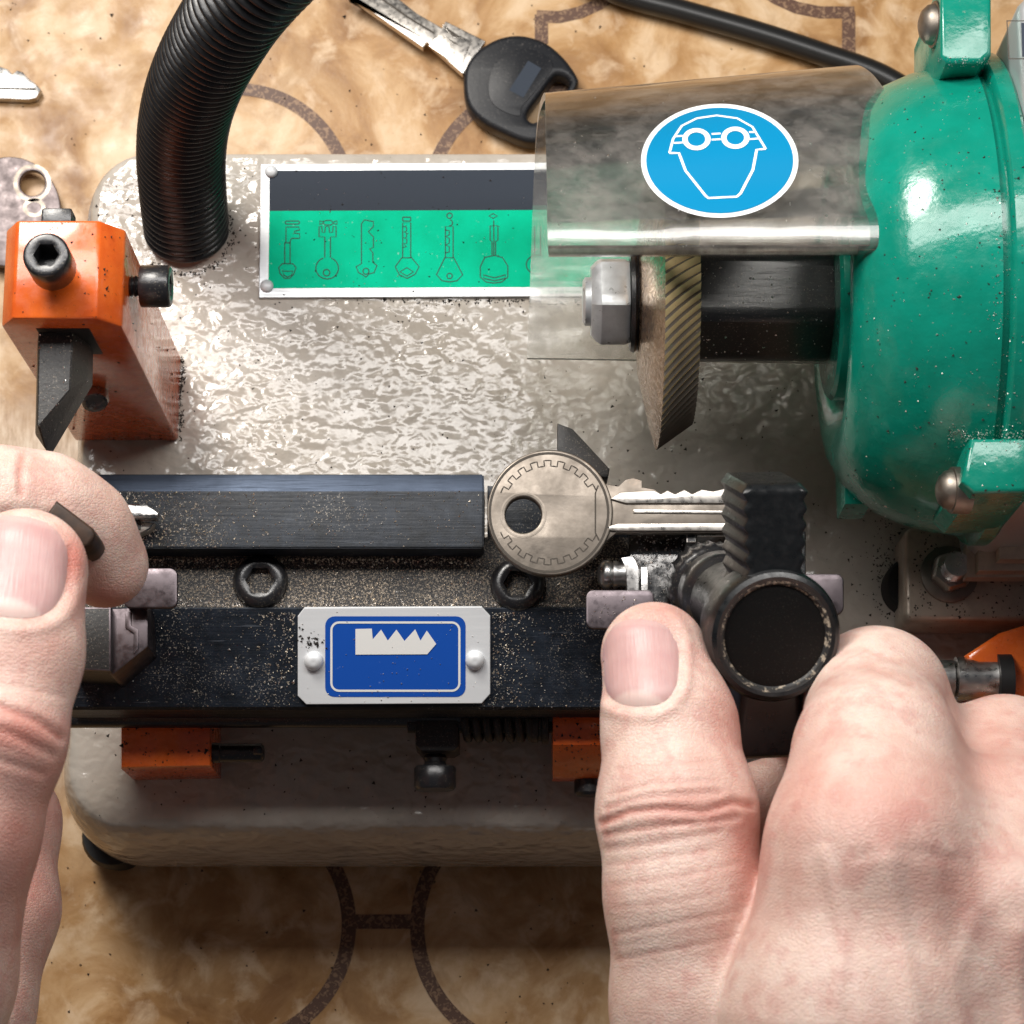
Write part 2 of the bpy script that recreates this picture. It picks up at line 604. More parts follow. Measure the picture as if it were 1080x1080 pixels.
def smooth_path(pts, n=8, closed=False):
    """Catmull-Rom through tuples"""
    pts = [Vector(p) for p in pts]
    N = len(pts)
    out = []
    rngk = range(N if closed else N - 1)
    for i in rngk:
        if closed:
            p0, p1, p2, p3 = pts[i - 1], pts[i], pts[(i + 1) % N], pts[(i + 2) % N]
        else:
            p0, p1, p2, p3 = pts[max(i - 1, 0)], pts[i], pts[i + 1], pts[min(i + 2, N - 1)]
        for k in range(n):
            t = k / n
            out.append(.5 * ((2 * p1) + (p2 - p0) * t + (2 * p0 - 5 * p1 + 4 * p2 - p3) * t * t + (3 * p1 - p0 - 3 * p2 + p3) * t ** 3))
    if not closed:
        out.append(pts[-1])
    return out


def tube(bm, path, rad, seg=20, mi=0, cap=True):
    """path: Vectors; rad: number or list"""
    n = len(path)
    up = Vector((0, 0, 1))
    t0 = (path[1] - path[0]).normalized()
    u = up.cross(t0)
    if u.length < .1:
        u = Vector((1, 0, 0)).cross(t0)
    u.normalize()
    rings = []
    for i in range(n):
        t = (path[min(i + 1, n - 1)] - path[max(i - 1, 0)]).normalized()
        u = (u - t * u.dot(t)).normalized()
        v = t.cross(u)
        r = rad[i] if isinstance(rad, (list, tuple)) else rad
        rings.append([path[i] + (u * math.cos(2 * math.pi * k / seg) + v * math.sin(2 * math.pi * k / seg)) * r for k in range(seg)])
    loft(bm, rings, cap, cap, mi)


def ribbon(bm, pts, w, nrm=Vector((0, 0, 1)), closed=False, mi=0):
    """flat strip of width w along 3-D points"""
    n = len(pts)
    L, R = [], []
    for i in range(n):
        a = pts[(i - 1) % n] if (closed or i > 0) else pts[i]
        b = pts[(i + 1) % n] if (closed or i < n - 1) else pts[i]
        t = b - a
        if t.length < 1e-7:
            t = Vector((1, 0, 0))
        s = nrm.cross(t).normalized() * (w / 2)
        L.append(bm.verts.new(pts[i] + s))
        R.append(bm.verts.new(pts[i] - s))
    for i in range(n if closed else n - 1):
        j = (i + 1) % n
        bm.faces.new((R[i], R[j], L[j], L[i])).material_index = mi


def sheet(bm, pts, mi=0):
    f = bm.faces.new([bm.verts.new(p) for p in pts])
    f.material_index = mi
    f.normal_update()
    if f.normal.z < 0:
        f.normal_flip()


def holed(bm, outlines, z, thick, bev=.03, mi=0):
    """plate with holes, outlines as photo pixels at height z (top)"""
    cu = bpy.data.curves.new('tmp', 'CURVE')
    cu.dimensions = '2D'
    cu.fill_mode = 'BOTH'
    cu.extrude = max(thick / 2 - bev, .001)
    cu.bevel_depth = bev
    cu.bevel_resolution = 2
    cu.offset = -bev
    for ol in outlines:
        sp = cu.splines.new('POLY')
        sp.points.add(len(ol) - 1)
        for p, (x, y) in zip(sp.points, ol):
            w = P(x, y, z)
            p.co = (w.x, w.y, 0, 1)
        sp.use_cyclic_u = True
    o = bpy.data.objects.new('tmp', cu)
    C.objects.link(o)
    dg = bpy.context.evaluated_depsgraph_get()
    me = bpy.data.meshes.new_from_object(o.evaluated_get(dg))
    n0 = len(bm.verts)
    nf = len(bm.faces)
    bm.from_mesh(me)
    bm.verts.ensure_lookup_table()
    bm.faces.ensure_lookup_table()
    for v in bm.verts[n0:]:
        v.co.z += z - thick / 2
    for f in bm.faces[nf:]:
        f.material_index = mi
    bmesh.ops.remove_doubles(bm, verts=bm.verts[n0:], dist=1e-4)
    bpy.data.objects.remove(o)
    bpy.data.curves.remove(cu)
    bpy.data.meshes.remove(me)


def B():
    return bmesh.new()


# ================================================================== SETTING: the table
bm = B()
f = bm.faces.new([bm.verts.new(p) for p in ((-120, -60, 0), (120, -60, 0), (120, 120, 0), (-120, 120, 0))])


def arc_px(cx, cy, r, a0, a1, n=28):
    return [(cx + r * math.cos(math.radians(a0 + (a1 - a0) * k / n)), cy + r * math.sin(math.radians(a0 + (a1 - a0) * k / n))) for k in range(n + 1)]


BW = .34
lines = [arc_px(250, 212, 118, -92, 20), arc_px(572, 212, 119, -175, -70), arc_px(242, 975, 126, -60, 75), arc_px(572, 978, 132, 105, 240),
         [(368, 972), (440, 972)], [(571, 46), (571, 30), (571, 15)], [(566, 17), (590, 18), (612, 13), (632, 4), (655, -12), (680, -40)], [(780, -40), (800, -15), (818, -2), (840, 8), (865, 13), (901, 13)], [(895, 12), (895, 35), (895, 62)]]
for ln in lines:
    ribbon(bm, [P(x, y, .012 if len(ln) > 3 else .018) for x, y in ln], BW, mi=1)
tb = obj('tabletop', bm, ['table', 'band'], smooth=False)
tb['kind'] = 'structure'

# ================================================================== THE MACHINE
mach = thing('key_cutting_machine', 'beige hammered key duplicating machine with green motor, clear guard and black sliding carriage', 'key machine',
             (2.0, 12.0, 0.0))
ZB = 5.0


# ---- base casting
def rr3(x0, y0, x1, y1, r, z, n=10):
    return [Vector((x, y, z)) for x, y in rrect(x0, y0, x1, y1, r, n)]


bx0 = P(79, 700, ZB).x
bx1 = 21.0
by0 = P(540, 868, ZB).y
by1 = P(540, 162, ZB).y
print('base', bx0, by0, by1, P(62, 800, 3).x, P(540, 905, 2.6).y)
bm = B()
rings = []
cor = 1.25
for off, z in ((.42, 1.15), (.46, 1.4), (.46, 2.2), (.44, 2.9), (.38, 3.6), (.28, 4.2), (.17, 4.6), (.07, 4.86), (0.0, 4.95), (-.12, 4.99), (-.3, ZB)):
    rings.append(rr3(bx0 - off, by0 - off * 1.3, bx1 + off, by1 + off * .6, cor + max(off, -.3), z))
loft(bm, rings)
base = obj('base', bm, 'hammer', mach, angle=50)
for fx, fy in ((124, 884), (1160, 884), (150, 260), (1160, 230)):
    bm = B()
    p = P(fx, fy, 0.6)
    p.z = 0
    lathe(bm, p, Vector((0, 0, 1)), [(0.0, .62), (.1, .72), (1.0, .78), (1.3, .7)], 28)
    obj('foot', bm, 'rubber', base)

# ---- picture plate on the base
plate_z = ZB + .09
bm = B()
prism(bm, [(275, 173), (735, 170), (735, 312), (273, 314)], plate_z, ZB + .005, .015)
sheet(bm, [P(x, y, plate_z + .006) for x, y in ((284, 180), (728, 178), (728, 221), (284, 222.5))], 1)
sheet(bm, [P(x, y, plate_z + .006) for x, y in ((284, 222.5), (728, 221), (728, 302), (283, 304))], 2)


def zp(x, y):
    return P(260 + x / 3.176, 160 + y / 3.176, plate_z + .012)


def draw(pts, closed=False, w=.024):
    ribbon(bm, [zp(x, y) for x, y in pts], w, closed=closed, mi=3)


def dcirc(cx, cy, r, ry=None, a0=0, a1=360):
    n = 24
    pts = [(cx + r * math.cos(math.radians(a0 + (a1 - a0) * k / n)), cy + (ry or r) * math.sin(math.radians(a0 + (a1 - a0) * k / n)))
           for k in range(n + (0 if a1 - a0 == 360 else 1))]
    draw(pts, a1 - a0 == 360)


draw([(128, 375), (128, 305), (132, 300), (132, 252), (175, 252), (178, 262), (160, 266), (160, 272), (178, 275), (178, 290), (150, 290), (146, 300), (146, 375)])
draw([(128, 305), (146, 305)])
draw(rrect(130, 232, 177, 242, 4, 3), True)
draw([(108, 387), (120, 375), (155, 375), (166, 388), (158, 410), (145, 424), (128, 424), (112, 408)], True)
draw([(120, 400), (155, 400), (150, 414), (138, 420), (126, 414)], True)
dcirc(270, 390, 38, 36, -68, 250)
draw([(262, 355), (262, 285), (243, 285), (243, 250), (252, 250), (254, 270), (262, 270), (264, 250), (276, 250), (278, 270), (288, 270), (290, 250), (300, 250), (300, 285), (281, 285), (281, 355)])
draw([(245, 231), (258, 236), (264, 230), (283, 230), (289, 236), (303, 231), (303, 243), (289, 240), (283, 245), (264, 245), (258, 240), (245, 243)], True)
dcirc(268, 405, 11)
draw([(385, 375), (385, 240), (395, 228), (425, 234), (425, 250), (408, 268), (425, 285), (425, 320), (412, 325), (423, 338), (423, 370), (437, 381), (427, 405), (410, 409), (400, 420), (388, 411), (375, 405), (367, 385)], True)
dcirc(400, 400, 10)
draw([(523, 355), (523, 238), (550, 238), (550, 355)])
draw([(523, 250), (536, 252), (536, 266), (527, 268), (536, 272), (536, 286), (527, 288), (537, 292), (537, 306), (527, 308), (536, 318), (523, 320)])
draw(rrect(523, 219, 550, 232, 2, 2), True)
draw([(520, 355), (498, 385), (512, 412), (538, 424), (565, 410), (578, 385), (553, 355)], True)
draw([(514, 402), (537, 388), (559, 402), (537, 416)], True)
draw([(666, 355), (666, 250), (692, 250), (692, 355)])
draw([(666, 262), (679, 264), (679, 278), (668, 284), (679, 290), (679, 306), (667, 312), (679, 318), (679, 336), (666, 338)])
draw([(664, 355), (636, 412), (655, 432), (680, 436), (705, 432), (724, 412), (694, 355)], True)
dcirc(680, 416, 9)
dcirc(680, 214, 9)
dcirc(680, 238, 10, 10, -80, 100)
draw([(822, 345), (822, 300), (816, 296), (816, 248), (842, 248), (842, 296), (834, 300), (834, 345)])
draw([(828, 230), (828, 345)])
draw([(812, 215), (826, 207), (840, 215), (826, 223)], True)
draw([(783, 385), (798, 354), (828, 347), (857, 354), (875, 382), (875, 420), (855, 436), (828, 440), (802, 436), (783, 420)], True)
draw([(793, 412), (830, 422), (868, 412), (866, 424), (830, 432), (795, 424)], True)
dcirc(975, 378, 38, 32, 60, 300)
draw([(965, 345), (965, 250), (985, 250), (985, 345)])
pp = obj('picture_plate', bm, ['alu', 'navy', 'greenprint', 'ink'], mach, smooth=False)
for x, y in ((286, 181), (281.5, 302)):
    bm = B()
    lathe(bm, P(x, y, plate_z), Vector((0, 0, 1)), [(0, .155), (.05, .15), (.09, .11), (.11, .05), (.115, .01)], 20)
    obj('rivet', bm, 'satin', pp)

# ---- ribbed lamp hose
pts = [(197, 244, 4.9), (193, 205, 6.2), (191, 165, 7.6), (195, 125, 9.2), (207, 85, 10.9), (229, 42, 12.6), (262, -6, 14.2), (318, -62, 15.6), (400, -120, 16.8), (500, -165, 17.6)]
path = smooth_path([P(*p) for p in pts], 40)
# resample by length
L = [0.0]
for a, b in zip(path[:-1], path[1:]):
    L.append(L[-1] + (b - a).length)
step = .215 / 6
res, rad = [], []
i = 0
t = 0.0
k = 0
while t < L[-1]:
    while L[i + 1] < t:
        i += 1
    q = (t - L[i]) / max(L[i + 1] - L[i], 1e-6)
    res.append(path[i].lerp(path[i + 1], q))
    rad.append(1.0 - .13 * (0.5 + 0.5 * math.cos(2 * math.pi * k / 6)) ** 1.6)
    t += step
    k += 1
bm = B()
tube(bm, res, rad, 40)
obj('lamp_hose', bm, 'hose', mach, angle=80)

# ---- left tracer holder (orange block)
xr = P(188, 465, ZB).x
xl = P(79, 465, ZB).x
yf = P(188, 465, ZB).y
yb = P(190, 376, ZB).y
p = PX(129, 342, xr)
zsh = p.z
print('orange', xl, xr, yf, yb, 'shoulder z', zsh, p.y)
zt = zsh + .55
xa = P(101, 333, zt).x
xb = P(13, 333, zt).x
sec = [(xl, ZB), (xr, ZB), (xr, zsh), (xa, zt), (xb, zt), (xl, zsh)]
bm = B()
prism3(bm, [Vector((x, yf, z)) for x, z in sec], Vector((0, yb - yf, 0)))
bmesh.ops.bevel(bm, geom=list(bm.edges), offset=.06, segments=2, affect='EDGES', profile=.5)
tr_h = obj('tracer_holder', bm, 'orange', mach)
bm = B()
pb = P(61, 292, zt)
socket_screw(bm, pb + Vector((0, 0, .45)), Vector((0, 0, 1)), .44, .85, shank=(.5, .25, .09))
obj('clamp_screw', bm, 'screw', tr_h)
bm = B()
pm = PX(137, 302, xr)
socket_screw(bm, pm + Vector((.22, 0, 0)), Vector((1, 0, 0)), .42, .6, shank=(.3, .22, .08), up=Vector((0, 0, 1)))
obj('side_screw', bm, 'screw', tr_h)
bm = B()
pr_ = PY(60, 236, yb)
box(bm, (pr_.x - .3, yb - .1, pr_.z - .4), (pr_.x + .3, yb + .3, pr_.z + .1), .05)
obj('rear_screw', bm, 'screw', tr_h)
# tracer blade with pointed nose
bm = B()
r0 = [P(41, 344, zt - .9), P(77, 346, zt - .9), P(74, 411, zt - .9), P(40, 449, zt - .9)]
zc0 = zt - 1.6
low = [P(40, 344, zc0), P(94, 346, zc0), P(93, 398, zc0), P(48, 474, zc0 + .1), P(37, 458, zc0)]
top = [r0[0], r0[1], r0[2], r0[3].lerp(r0[2], .12), r0[3]]
top = [P(41, 344, zt - .85), P(77, 346, zt - .85), P(74, 411, zt - .85), P(41, 450, zt - .85), P(39, 449, zt - .85)]
bot = [v + Vector((0, 0, -.55)) for v in low]
loft(bm, [bot, low, top])
for e in [e for e in bm.edges]:
    pass
bmesh.ops.bevel(bm, geom=list(bm.edges), offset=.025, segments=1, affect='EDGES')
obj('tracer_blade', bm, 'tracer', tr_h, angle=25)
bm = B()
box(bm, (P(37, 352, zt - .6).x, yf - .02, zt - 2.3), (P(94, 352, zt - .6).x, yf + .3, zt - .62), .03)
obj('blade_slot', bm, 'rubber', tr_h)
bm = B()
ps = PY(99, 412, yf)
lathe(bm, ps, Vector((.2, -1, .55)), [(-.3, .3), (.30, .3), (.37, .27), (.38, .2), (.30, .17)], 28, up=Vector((0, 0, 1)))
obj('dowel_pin', bm, 'zinc', tr_h)

# ---- motor
ZC = 11.0
YC = (CAMZ - ZC) * math.tan(TH + math.atan((540 - 318) / F))
print('motor axis', YC, ZC)
AX = Vector((0, YC, ZC))
X = Vector((1, 0, 0))
UPZ = Vector((0, 0, 1))
mot_prof = [(6.5, 1.2), (6.5, 1.95), (6.57, 2.03), (7.15, 2.06), (7.15, 2.3), (7.0, 2.38), (6.85, 2.5), (6.62, 2.75), (6.55, 3.05), (6.6, 3.35), (6.78, 3.7), (7.1, 4.05), (7.55, 4.38), (8.1, 4.62),
            (8.7, 4.76), (9.16, 4.82), (9.18, 4.72), (9.30, 4.72), (9.33, 4.96), (9.38, 5.02), (9.66, 5.03), (9.72, 4.98)]
bm = B()
lathe(bm, AX, X, mot_prof, 96, UPZ)
# short stiffening fin near the guard and the gusset below
p1 = P(968, 222, 13.6)
p2 = P(1012, 222, 14.6)
box(bm, (p1.x - .1, p1.y - .12, 12.5), (p2.x, p1.y + .12, p1.z + .25), .06)
g = [P(889, 478, 9.4), P(912, 500, 9.4), P(918, 532, 9.4), P(891, 532, 9.4)]
prism3(bm, g, Vector((0, 0, -1.3)), .04)
motor = obj('motor_housing', bm, 'green', mach, angle=35)


def lug(pa, pts_px, z1, z0, scr, zscr, srad):
    bm = B()
    prism(bm, pts_px, z1, z0, .1, segs=3)
    l = obj('lug', bm, 'green', motor)
    bm = B()
    ps = P(scr[0], scr[1], zscr)
    lathe(bm, ps, Vector((-1, 0, .12)), [(-.3, srad * 1.12), (0.0, srad * 1.12), (.04, srad * 1.1), (.05, srad * .98), (.16, srad * .9), (.26, srad * .66), (.31, srad * .35), (.32, .02)], 28, UPZ)
    s = obj('screw', bm, 'nickel', motor)
    bm = B()
    ww = frame(Vector((-1, 0, .12)), UPZ)
    cpt = ps + ww[2] * .29
    for a in (ww[0], ww[1]):
        b_ = ww[1] if a is ww[0] else ww[0]
        q = [cpt + a * (srad * .5) + b_ * .03, cpt + a * (srad * .5) - b_ * .03, cpt - a * (srad * .5) - b_ * .03, cpt - a * (srad * .5) + b_ * .03]
        prism3(bm, [v + ww[2] * .035 for v in q], -ww[2] * .1)
    return s


lug(None, [(992, -22), (1046, -26), (1046, 56), (1035, 66), (998, 66), (992, 58)], 14.9, 11.6, (986, 26), 14.35, .42)
lug(None, [(1024, 462), (1092, 462), (1092, 514), (1082, 519), (1027, 520), (1014, 508)], 14.7, 11.4, (1005, 517), 13.9, .40)
# square stator body with label
bm = B()
xb0 = 9.73
box(bm, (xb0, YC - 4.6, ZC - 4.4), (22, YC + 4.75, ZC + 4.6), .35, segs=3)
body = obj('motor_body', bm, 'motorgrey', mach)
bm = B()
zl = ZC + 4.62
yl0 = P(1080, 110, zl).y
yl1 = YC + 4.5
sheet(bm, [Vector((xb0 + .25, yl0, zl)), Vector((xb0 + 5, yl0, zl)), Vector((xb0 + 5, yl1, zl)), Vector((xb0 + .25, yl1, zl))], 0)
rr_ = [P(x, y, zl + .008) for x, y in ((1062, 22), (1110, 22), (1110, 62), (1064, 62))]
ribbon(bm, rr_, .03, closed=True, mi=1)
sheet(bm, [P(x, y, zl + .006) for x, y in ((1077, 24), (1108, 24), (1108, 60), (1078, 60))], 2)
obj('rating_label', bm, ['paper', 'darkline', 'navy'], body, smooth=False)
# lamination steps and mounting bracket
for i, (x0, y0, x1, y1, z) in enumerate(((999, 548, 1140, 609, 7.6), (1012, 540, 1140, 602, 8.0), (1034, 530, 1140, 590, 8.5))):
    bm = B()
    prism(bm, [(x0 + 20, y0), (x1, y0), (x1, y1), (x0 + 20, y1)], z, z - .42, .03)
    obj('stator_plate', bm, 'brownsteel', mach)
bm = B()
prism(bm, rrect(954, 556, 1160, 655, 9), 6.5, ZB + .1, .12, segs=3)
br = obj('motor_bracket', bm, 'brownsteel', mach)
bm = B()
zb_ = 6.5
pc = P(1001, 606, zb_)
lathe(bm, pc, UPZ, [(0, .63), (.07, .63), (.09, .6), (.09, .3)], 32, mi=1)
rings = []
for t, r in ((.06, .46), (.42, .46), (.5, .40)):
    rings.append([pc + Vector((x, y, t)) for x, y in hexring(r, 36, .3)])
loft(bm, rings)
prof = []
for k in range(9):
    prof += [(.5 + k * .07, .22), (.535 + k * .07, .27)]
lathe(bm, pc, UPZ, prof, 24)
obj('bolt', bm, ['zinc', 'nickel'], br)
bm = B()
pc = P(958, 622, ZB)  # plain black disc on the base, half under the bracket
lathe(bm, pc, UPZ, [(0, .62), (.5, .62), (.6, .55)], 32)
obj('black_disc', bm, 'rubber', mach)

# ---- spindle, cutter, nut
bm = B()
rings = []


def hexx(x, r, rot):
    return [Vector((x, YC + a, ZC + b)) for a, b in hexring(r, 48, rot)]


HR = math.radians(0)
rot = math.radians(90 - 26)
rings = [hexx(3.62, 1.18, rot), hexx(3.72, 1.28, rot), hexx(6.45, 1.28, rot), hexx(6.62, 1.18, rot)]
loft(bm, rings)
lathe(bm, AX, X, [(6.6, 1.12), (6.62, 1.22), (6.85, 1.22), (7.0, 1.1)], 40, UPZ)
obj('spindle', bm, 'spindle', mach, angle=30)
# cutter wheel: conical rim with slanted saw teeth
bm = B()
NT = 84
Rw = 3.06
x0w, x1w = 2.97, 3.70
ringsw = []
NS = NT * 3
steps = 7


def wr(i, s):
    """rim radius: sawtooth profile; s 0..1 across the rim"""
    a = 2 * math.pi * i / NS
    ph = (i / 3.0) % 1.0
    saw = (0.0, .05, .12)[i % 3]
    return Rw - .52 * s - saw * (.45 + .55 * min(1, s * 3)), a - .20 * s


def wp(x, r, a):
    return Vector((x, YC + r * math.cos(a), ZC + r * math.sin(a)))


ringsw.append([wp(x0w - .42, .6, 2 * math.pi * i / NS) for i in range(NS)])
ringsw.append([wp(x0w - .36, 1.6, 2 * math.pi * i / NS) for i in range(NS)])
ringsw.append([wp(x0w - .14, 2.55, 2 * math.pi * i / NS) for i in range(NS)])
for k in range(steps + 1):
    s = k / steps
    rg = []
    for i in range(NS):
        r, a = wr(i, s)
        rg.append(wp(x0w + (x1w - x0w) * s, r, a))
    ringsw.append(rg)
ringsw.append([wp(x1w + .02, 1.2, 2 * math.pi * i / NS - .2) for i in range(NS)])
loft(bm, ringsw)
for f in bm.faces:
    cx = f.calc_center_median()
    rr = math.hypot(cx.y - YC, cx.z - ZC)
    if rr < 2.9 and cx.x < 3.0:
        f.material_index = 0
    elif rr > 2.45:
        f.material_index = 1
bm.faces.ensure_lookup_table()
for k in range(3, 3 + steps):
    for i in range(NS):
        if i % 3 == 2:
            bm.faces[k * NS + i].material_index = 2
cutter = obj('cutter_wheel', bm, ['bronze', 'grind', 'darkline'], mach, angle=20)
bm = B()
lathe(bm, AX, X, [(2.42, .5), (2.42, 1.02), (2.5, 1.06), (2.56, 1.0), (2.62, 1.06), (2.66, 1.0), (2.72, 1.05), (2.75, 1.0)], 40, UPZ)
obj('washer', bm, 'screw', mach)
bm = B()
rot2 = math.radians(90 - 40)
lathe_r = [hexx(1.62, .80, rot2), hexx(1.72, .93, rot2), hexx(1.82, 1.0, rot2), hexx(2.30, 1.0, rot2), hexx(2.40, .95, rot2)]
loft(bm, lathe_r)
lathe(bm, AX, X, [(1.45, .42), (1.5, .5), (1.7, .5)], 24, UPZ)
obj('hex_nut', bm, 'nutmetal', mach, angle=25)

# ---- clear guard
left = [(579, 271, 14.5), (578.5, 268, 14.82), (578, 262, 14.95), (577.5, 244, 14.98), (577, 226, 14.9), (577, 200, 14.58), (576, 165, 14.2), (575, 130, 13.4), (575, 108, 12.5), (575, 98, 11.6), (572, 101, 10.6), (568, 116, 9.8),
        (565, 150, 9.2), (562, 210, 8.8), (559, 300, 8.55), (556, 379, 8.4)]
right = [(969, 270, 14.4), (970, 267, 14.72), (968, 260, 14.88), (966, 242, 14.92), (962, 222, 14.84), (959, 195, 14.56), (951, 146, 14.2), (938, 105, 13.4), (922, 80, 12.5), (906, 69, 11.6), (896, 72, 10.6), (890, 90, 9.8),
         (886, 140, 9.2), (883, 210, 8.8), (880, 300, 8.55), (878, 384, 8.4)]
Lp = smooth_path([P(*p) for p in left], 5)
Rp = smooth_path([P(*p) for p in right], 5)
bm = B()
NU = 40
grid = [[a.lerp(b, k / NU) for k in range(NU + 1)] for a, b in zip(Lp, Rp)]
vv = [[bm.verts.new(p) for p in row] for row in grid]
for i in range(len(vv) - 1):
    for k in range(NU):
        bm.faces.new((vv[i][k], vv[i][k + 1], vv[i + 1][k + 1], vv[i + 1][k]))
bmesh.ops.recalc_face_normals(bm, faces=bm.faces)
shield_bvh = BVHTree.FromBMesh(bm)
TK = .16
bm.normal_update()
# thickness inward
gc = Vector((4, YC, ZC))
nrm = {v: v.normal.copy() for v in bm.verts}
sgn = 1 if nrm[vv[15][20]].z > 0 else -1
v2 = [[bm.verts.new(v.co - nrm[v] * TK * sgn) for v in row] for row in vv]
nr = len(vv)
for i in range(nr - 1):
    for k in range(NU):
        bm.faces.new((v2[i][k], v2[i + 1][k], v2[i + 1][k + 1], v2[i][k + 1]))
    bm.faces.new((vv[i][0], v2[i][0], v2[i + 1][0], vv[i + 1][0]))
    bm.faces.new((vv[i][NU], vv[i + 1][NU], v2[i + 1][NU], v2[i][NU]))
for k in range(NU):
    bm.faces.new((vv[0][k], vv[0][k + 1], v2[0][k + 1], v2[0][k]))
    bm.faces.new((vv[-1][k], v2[-1][k], v2[-1][k + 1], vv[-1][k + 1]))
for f in bm.faces:
    if f.calc_area() < 1e-9:
        continue
    ks = [v in nrm for v in f.verts]
    if 0 < sum(ks) < 4:
        f.material_index = 1
shield = obj('safety_guard', bm, ['acrylic', 'acrylic_edge'], mach, angle=50)
bm = B()
prism(bm, [(926, 266), (966, 266), (944, 296), (928, 299)], 13.9, 13.6, .03)
obj('guard_tab', bm, 'acrylic_edge', shield)


def drape(px, py, off, bvh=None):
    hit, nr_, _, _ = (bvh or shield_bvh).ray_cast(CAMP, ray(px, py))
    if hit is None:
        return None
    if nr_.dot(ray(px, py)) > 0:
        nr_ = -nr_
    return hit + nr_ * off


bm = B()


def disc(bm, cx, cy, rx, ry, off, mi, r0=0.0, seg=64, rings_=10):
    rows = []
    for k in range(rings_ + 1):
        q = r0 + (1 - r0) * k / rings_
        rows.append([bm.verts.new(drape(cx + rx * q * math.cos(2 * math.pi * i / seg), cy + ry * q * math.sin(2 * math.pi * i / seg), off))
                     for i in range(seg)] if q > 0 else [bm.verts.new(drape(cx, cy, off))])
    for a, b in zip(rows[:-1], rows[1:]):
        for i in range(seg):
            j = (i + 1) % seg
            if len(a) == 1:
                f = bm.faces.new((a[0], b[i], b[j]))
            else:
                f = bm.faces.new((a[i], b[i], b[j], a[j]))
            f.material_index = mi
    return rows


SX, SY = 759, 170
disc(bm, SX, SY, 83, 60, .012, 0)
disc(bm, SX, SY, 77.5, 55.5, .020, 1)


def sline(pts, w=.045, closed=False, mi=0):
    q = []
    n = len(pts)
    for i in range(n if closed else n - 1):
        a, b = pts[i], pts[(i + 1) % n]
        st = max(2, int(math.hypot(a[0] - b[0], a[1] - b[1]) / 6))
        for k in range(st):
            q.append(drape(a[0] + (b[0] - a[0]) * k / st, a[1] + (b[1] - a[1]) * k / st, .028))
    if not closed:
        q.append(drape(*pts[-1], .028))
    ribbon(bm, q, w, Vector((0, .45, .9)).normalized(), closed, mi)


def z3(x, y):
    return (540 + x / 2, y / 2)


sline([z3(*p) for p in ((332, 325), (340, 295), (358, 268), (390, 252), (432, 246), (475, 252), (507, 270), (522, 295), (535, 316))], .05)
sline([z3(*p) for p in ((332, 325), (352, 325), (366, 362), (408, 415), (414, 420), (474, 417), (482, 410), (508, 360), (516, 318), (535, 316))], .055)
for cx in (389, 471):
    rows = disc(bm, *z3(cx, 296 if cx < 400 else 293), 15.0, 11.6, .029, 0, r0=.62, seg=36, rings_=2)
sline([z3(421, 285), z3(440, 284)], .05)
sline([z3(421, 297), z3(440, 296)], .05)
sline([z3(345, 290), z3(360, 289)], .05)
sline([z3(341, 304), z3(360, 303)], .05)
sline([z3(500, 281), z3(515, 281)], .05)
sline([z3(500, 296), z3(524, 294)], .05)
obj('goggles_sticker', bm, ['stickwhite', 'stick'], shield, angle=80)

# ---- carriage
zr, zch, zfb = 10.0, 9.25, 8.55
yA = P(0, 500, zr - .13).y
yB = P(0, 518, zr).y
yC_ = P(0, 578, zr).y
yD = P(0, 641, zch).y
yE = P(0, 748, zfb).y
xL = P(66, 620, 9.3).x
xR = P(800, 620, 9.3).x
xTop = P(510, 540, zr).x
bm = B()
prism3(bm, [Vector((xL, y, z)) for y, z in ((yA, 7.6), (yA, zr - .13), (yB, zr), (yC_, zr), (yC_ + .0, zch - .3), (yC_ + .0, 7.6))], Vector((xTop - xL, 0, 0)))
bmesh.ops.bevel(bm, geom=list(bm.edges), offset=.03, segments=2, affect='EDGES')
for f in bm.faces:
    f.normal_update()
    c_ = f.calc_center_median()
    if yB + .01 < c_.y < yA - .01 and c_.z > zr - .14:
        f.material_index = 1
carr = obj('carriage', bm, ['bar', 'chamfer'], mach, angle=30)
bm = B()
prism3(bm, [Vector((xL, y, z)) for y, z in ((yC_ + .4, 7.7), (yC_ + .4, zch), (yD, zch), (yD, 7.7))], Vector((xR - xL, 0, 0)))
obj('slide_channel', bm, 'channel', carr, angle=30)
bm = B()
prism3(bm, [Vector((xL, y, z)) for y, z in ((yD - .003, 7.7), (yD - .003, zch + .06), (yD - .04, zch + .08), (yE + .05, zfb), (yE, zfb - .08), (yE, 7.4), (yE + .4, 7.3))], Vector((xR - xL, 0, 0)))
obj('front_rail', bm, 'bar', carr, angle=25)
# blue plate on the front rail
p0 = Vector((0, yD - .04, zch + .08))
nn = Vector((0, -(zch + .08 - zfb), (yD - .04) - (yE + .05)))
nn = Vector((0, -(zch + .08 - zfb) / 1.0, (yD - .04 - yE - .05))).normalized()
if nn.z < 0:
    nn = -nn


def PF(px, py, off=0.0):
    return PL(px, py, p0 + nn * off, nn)


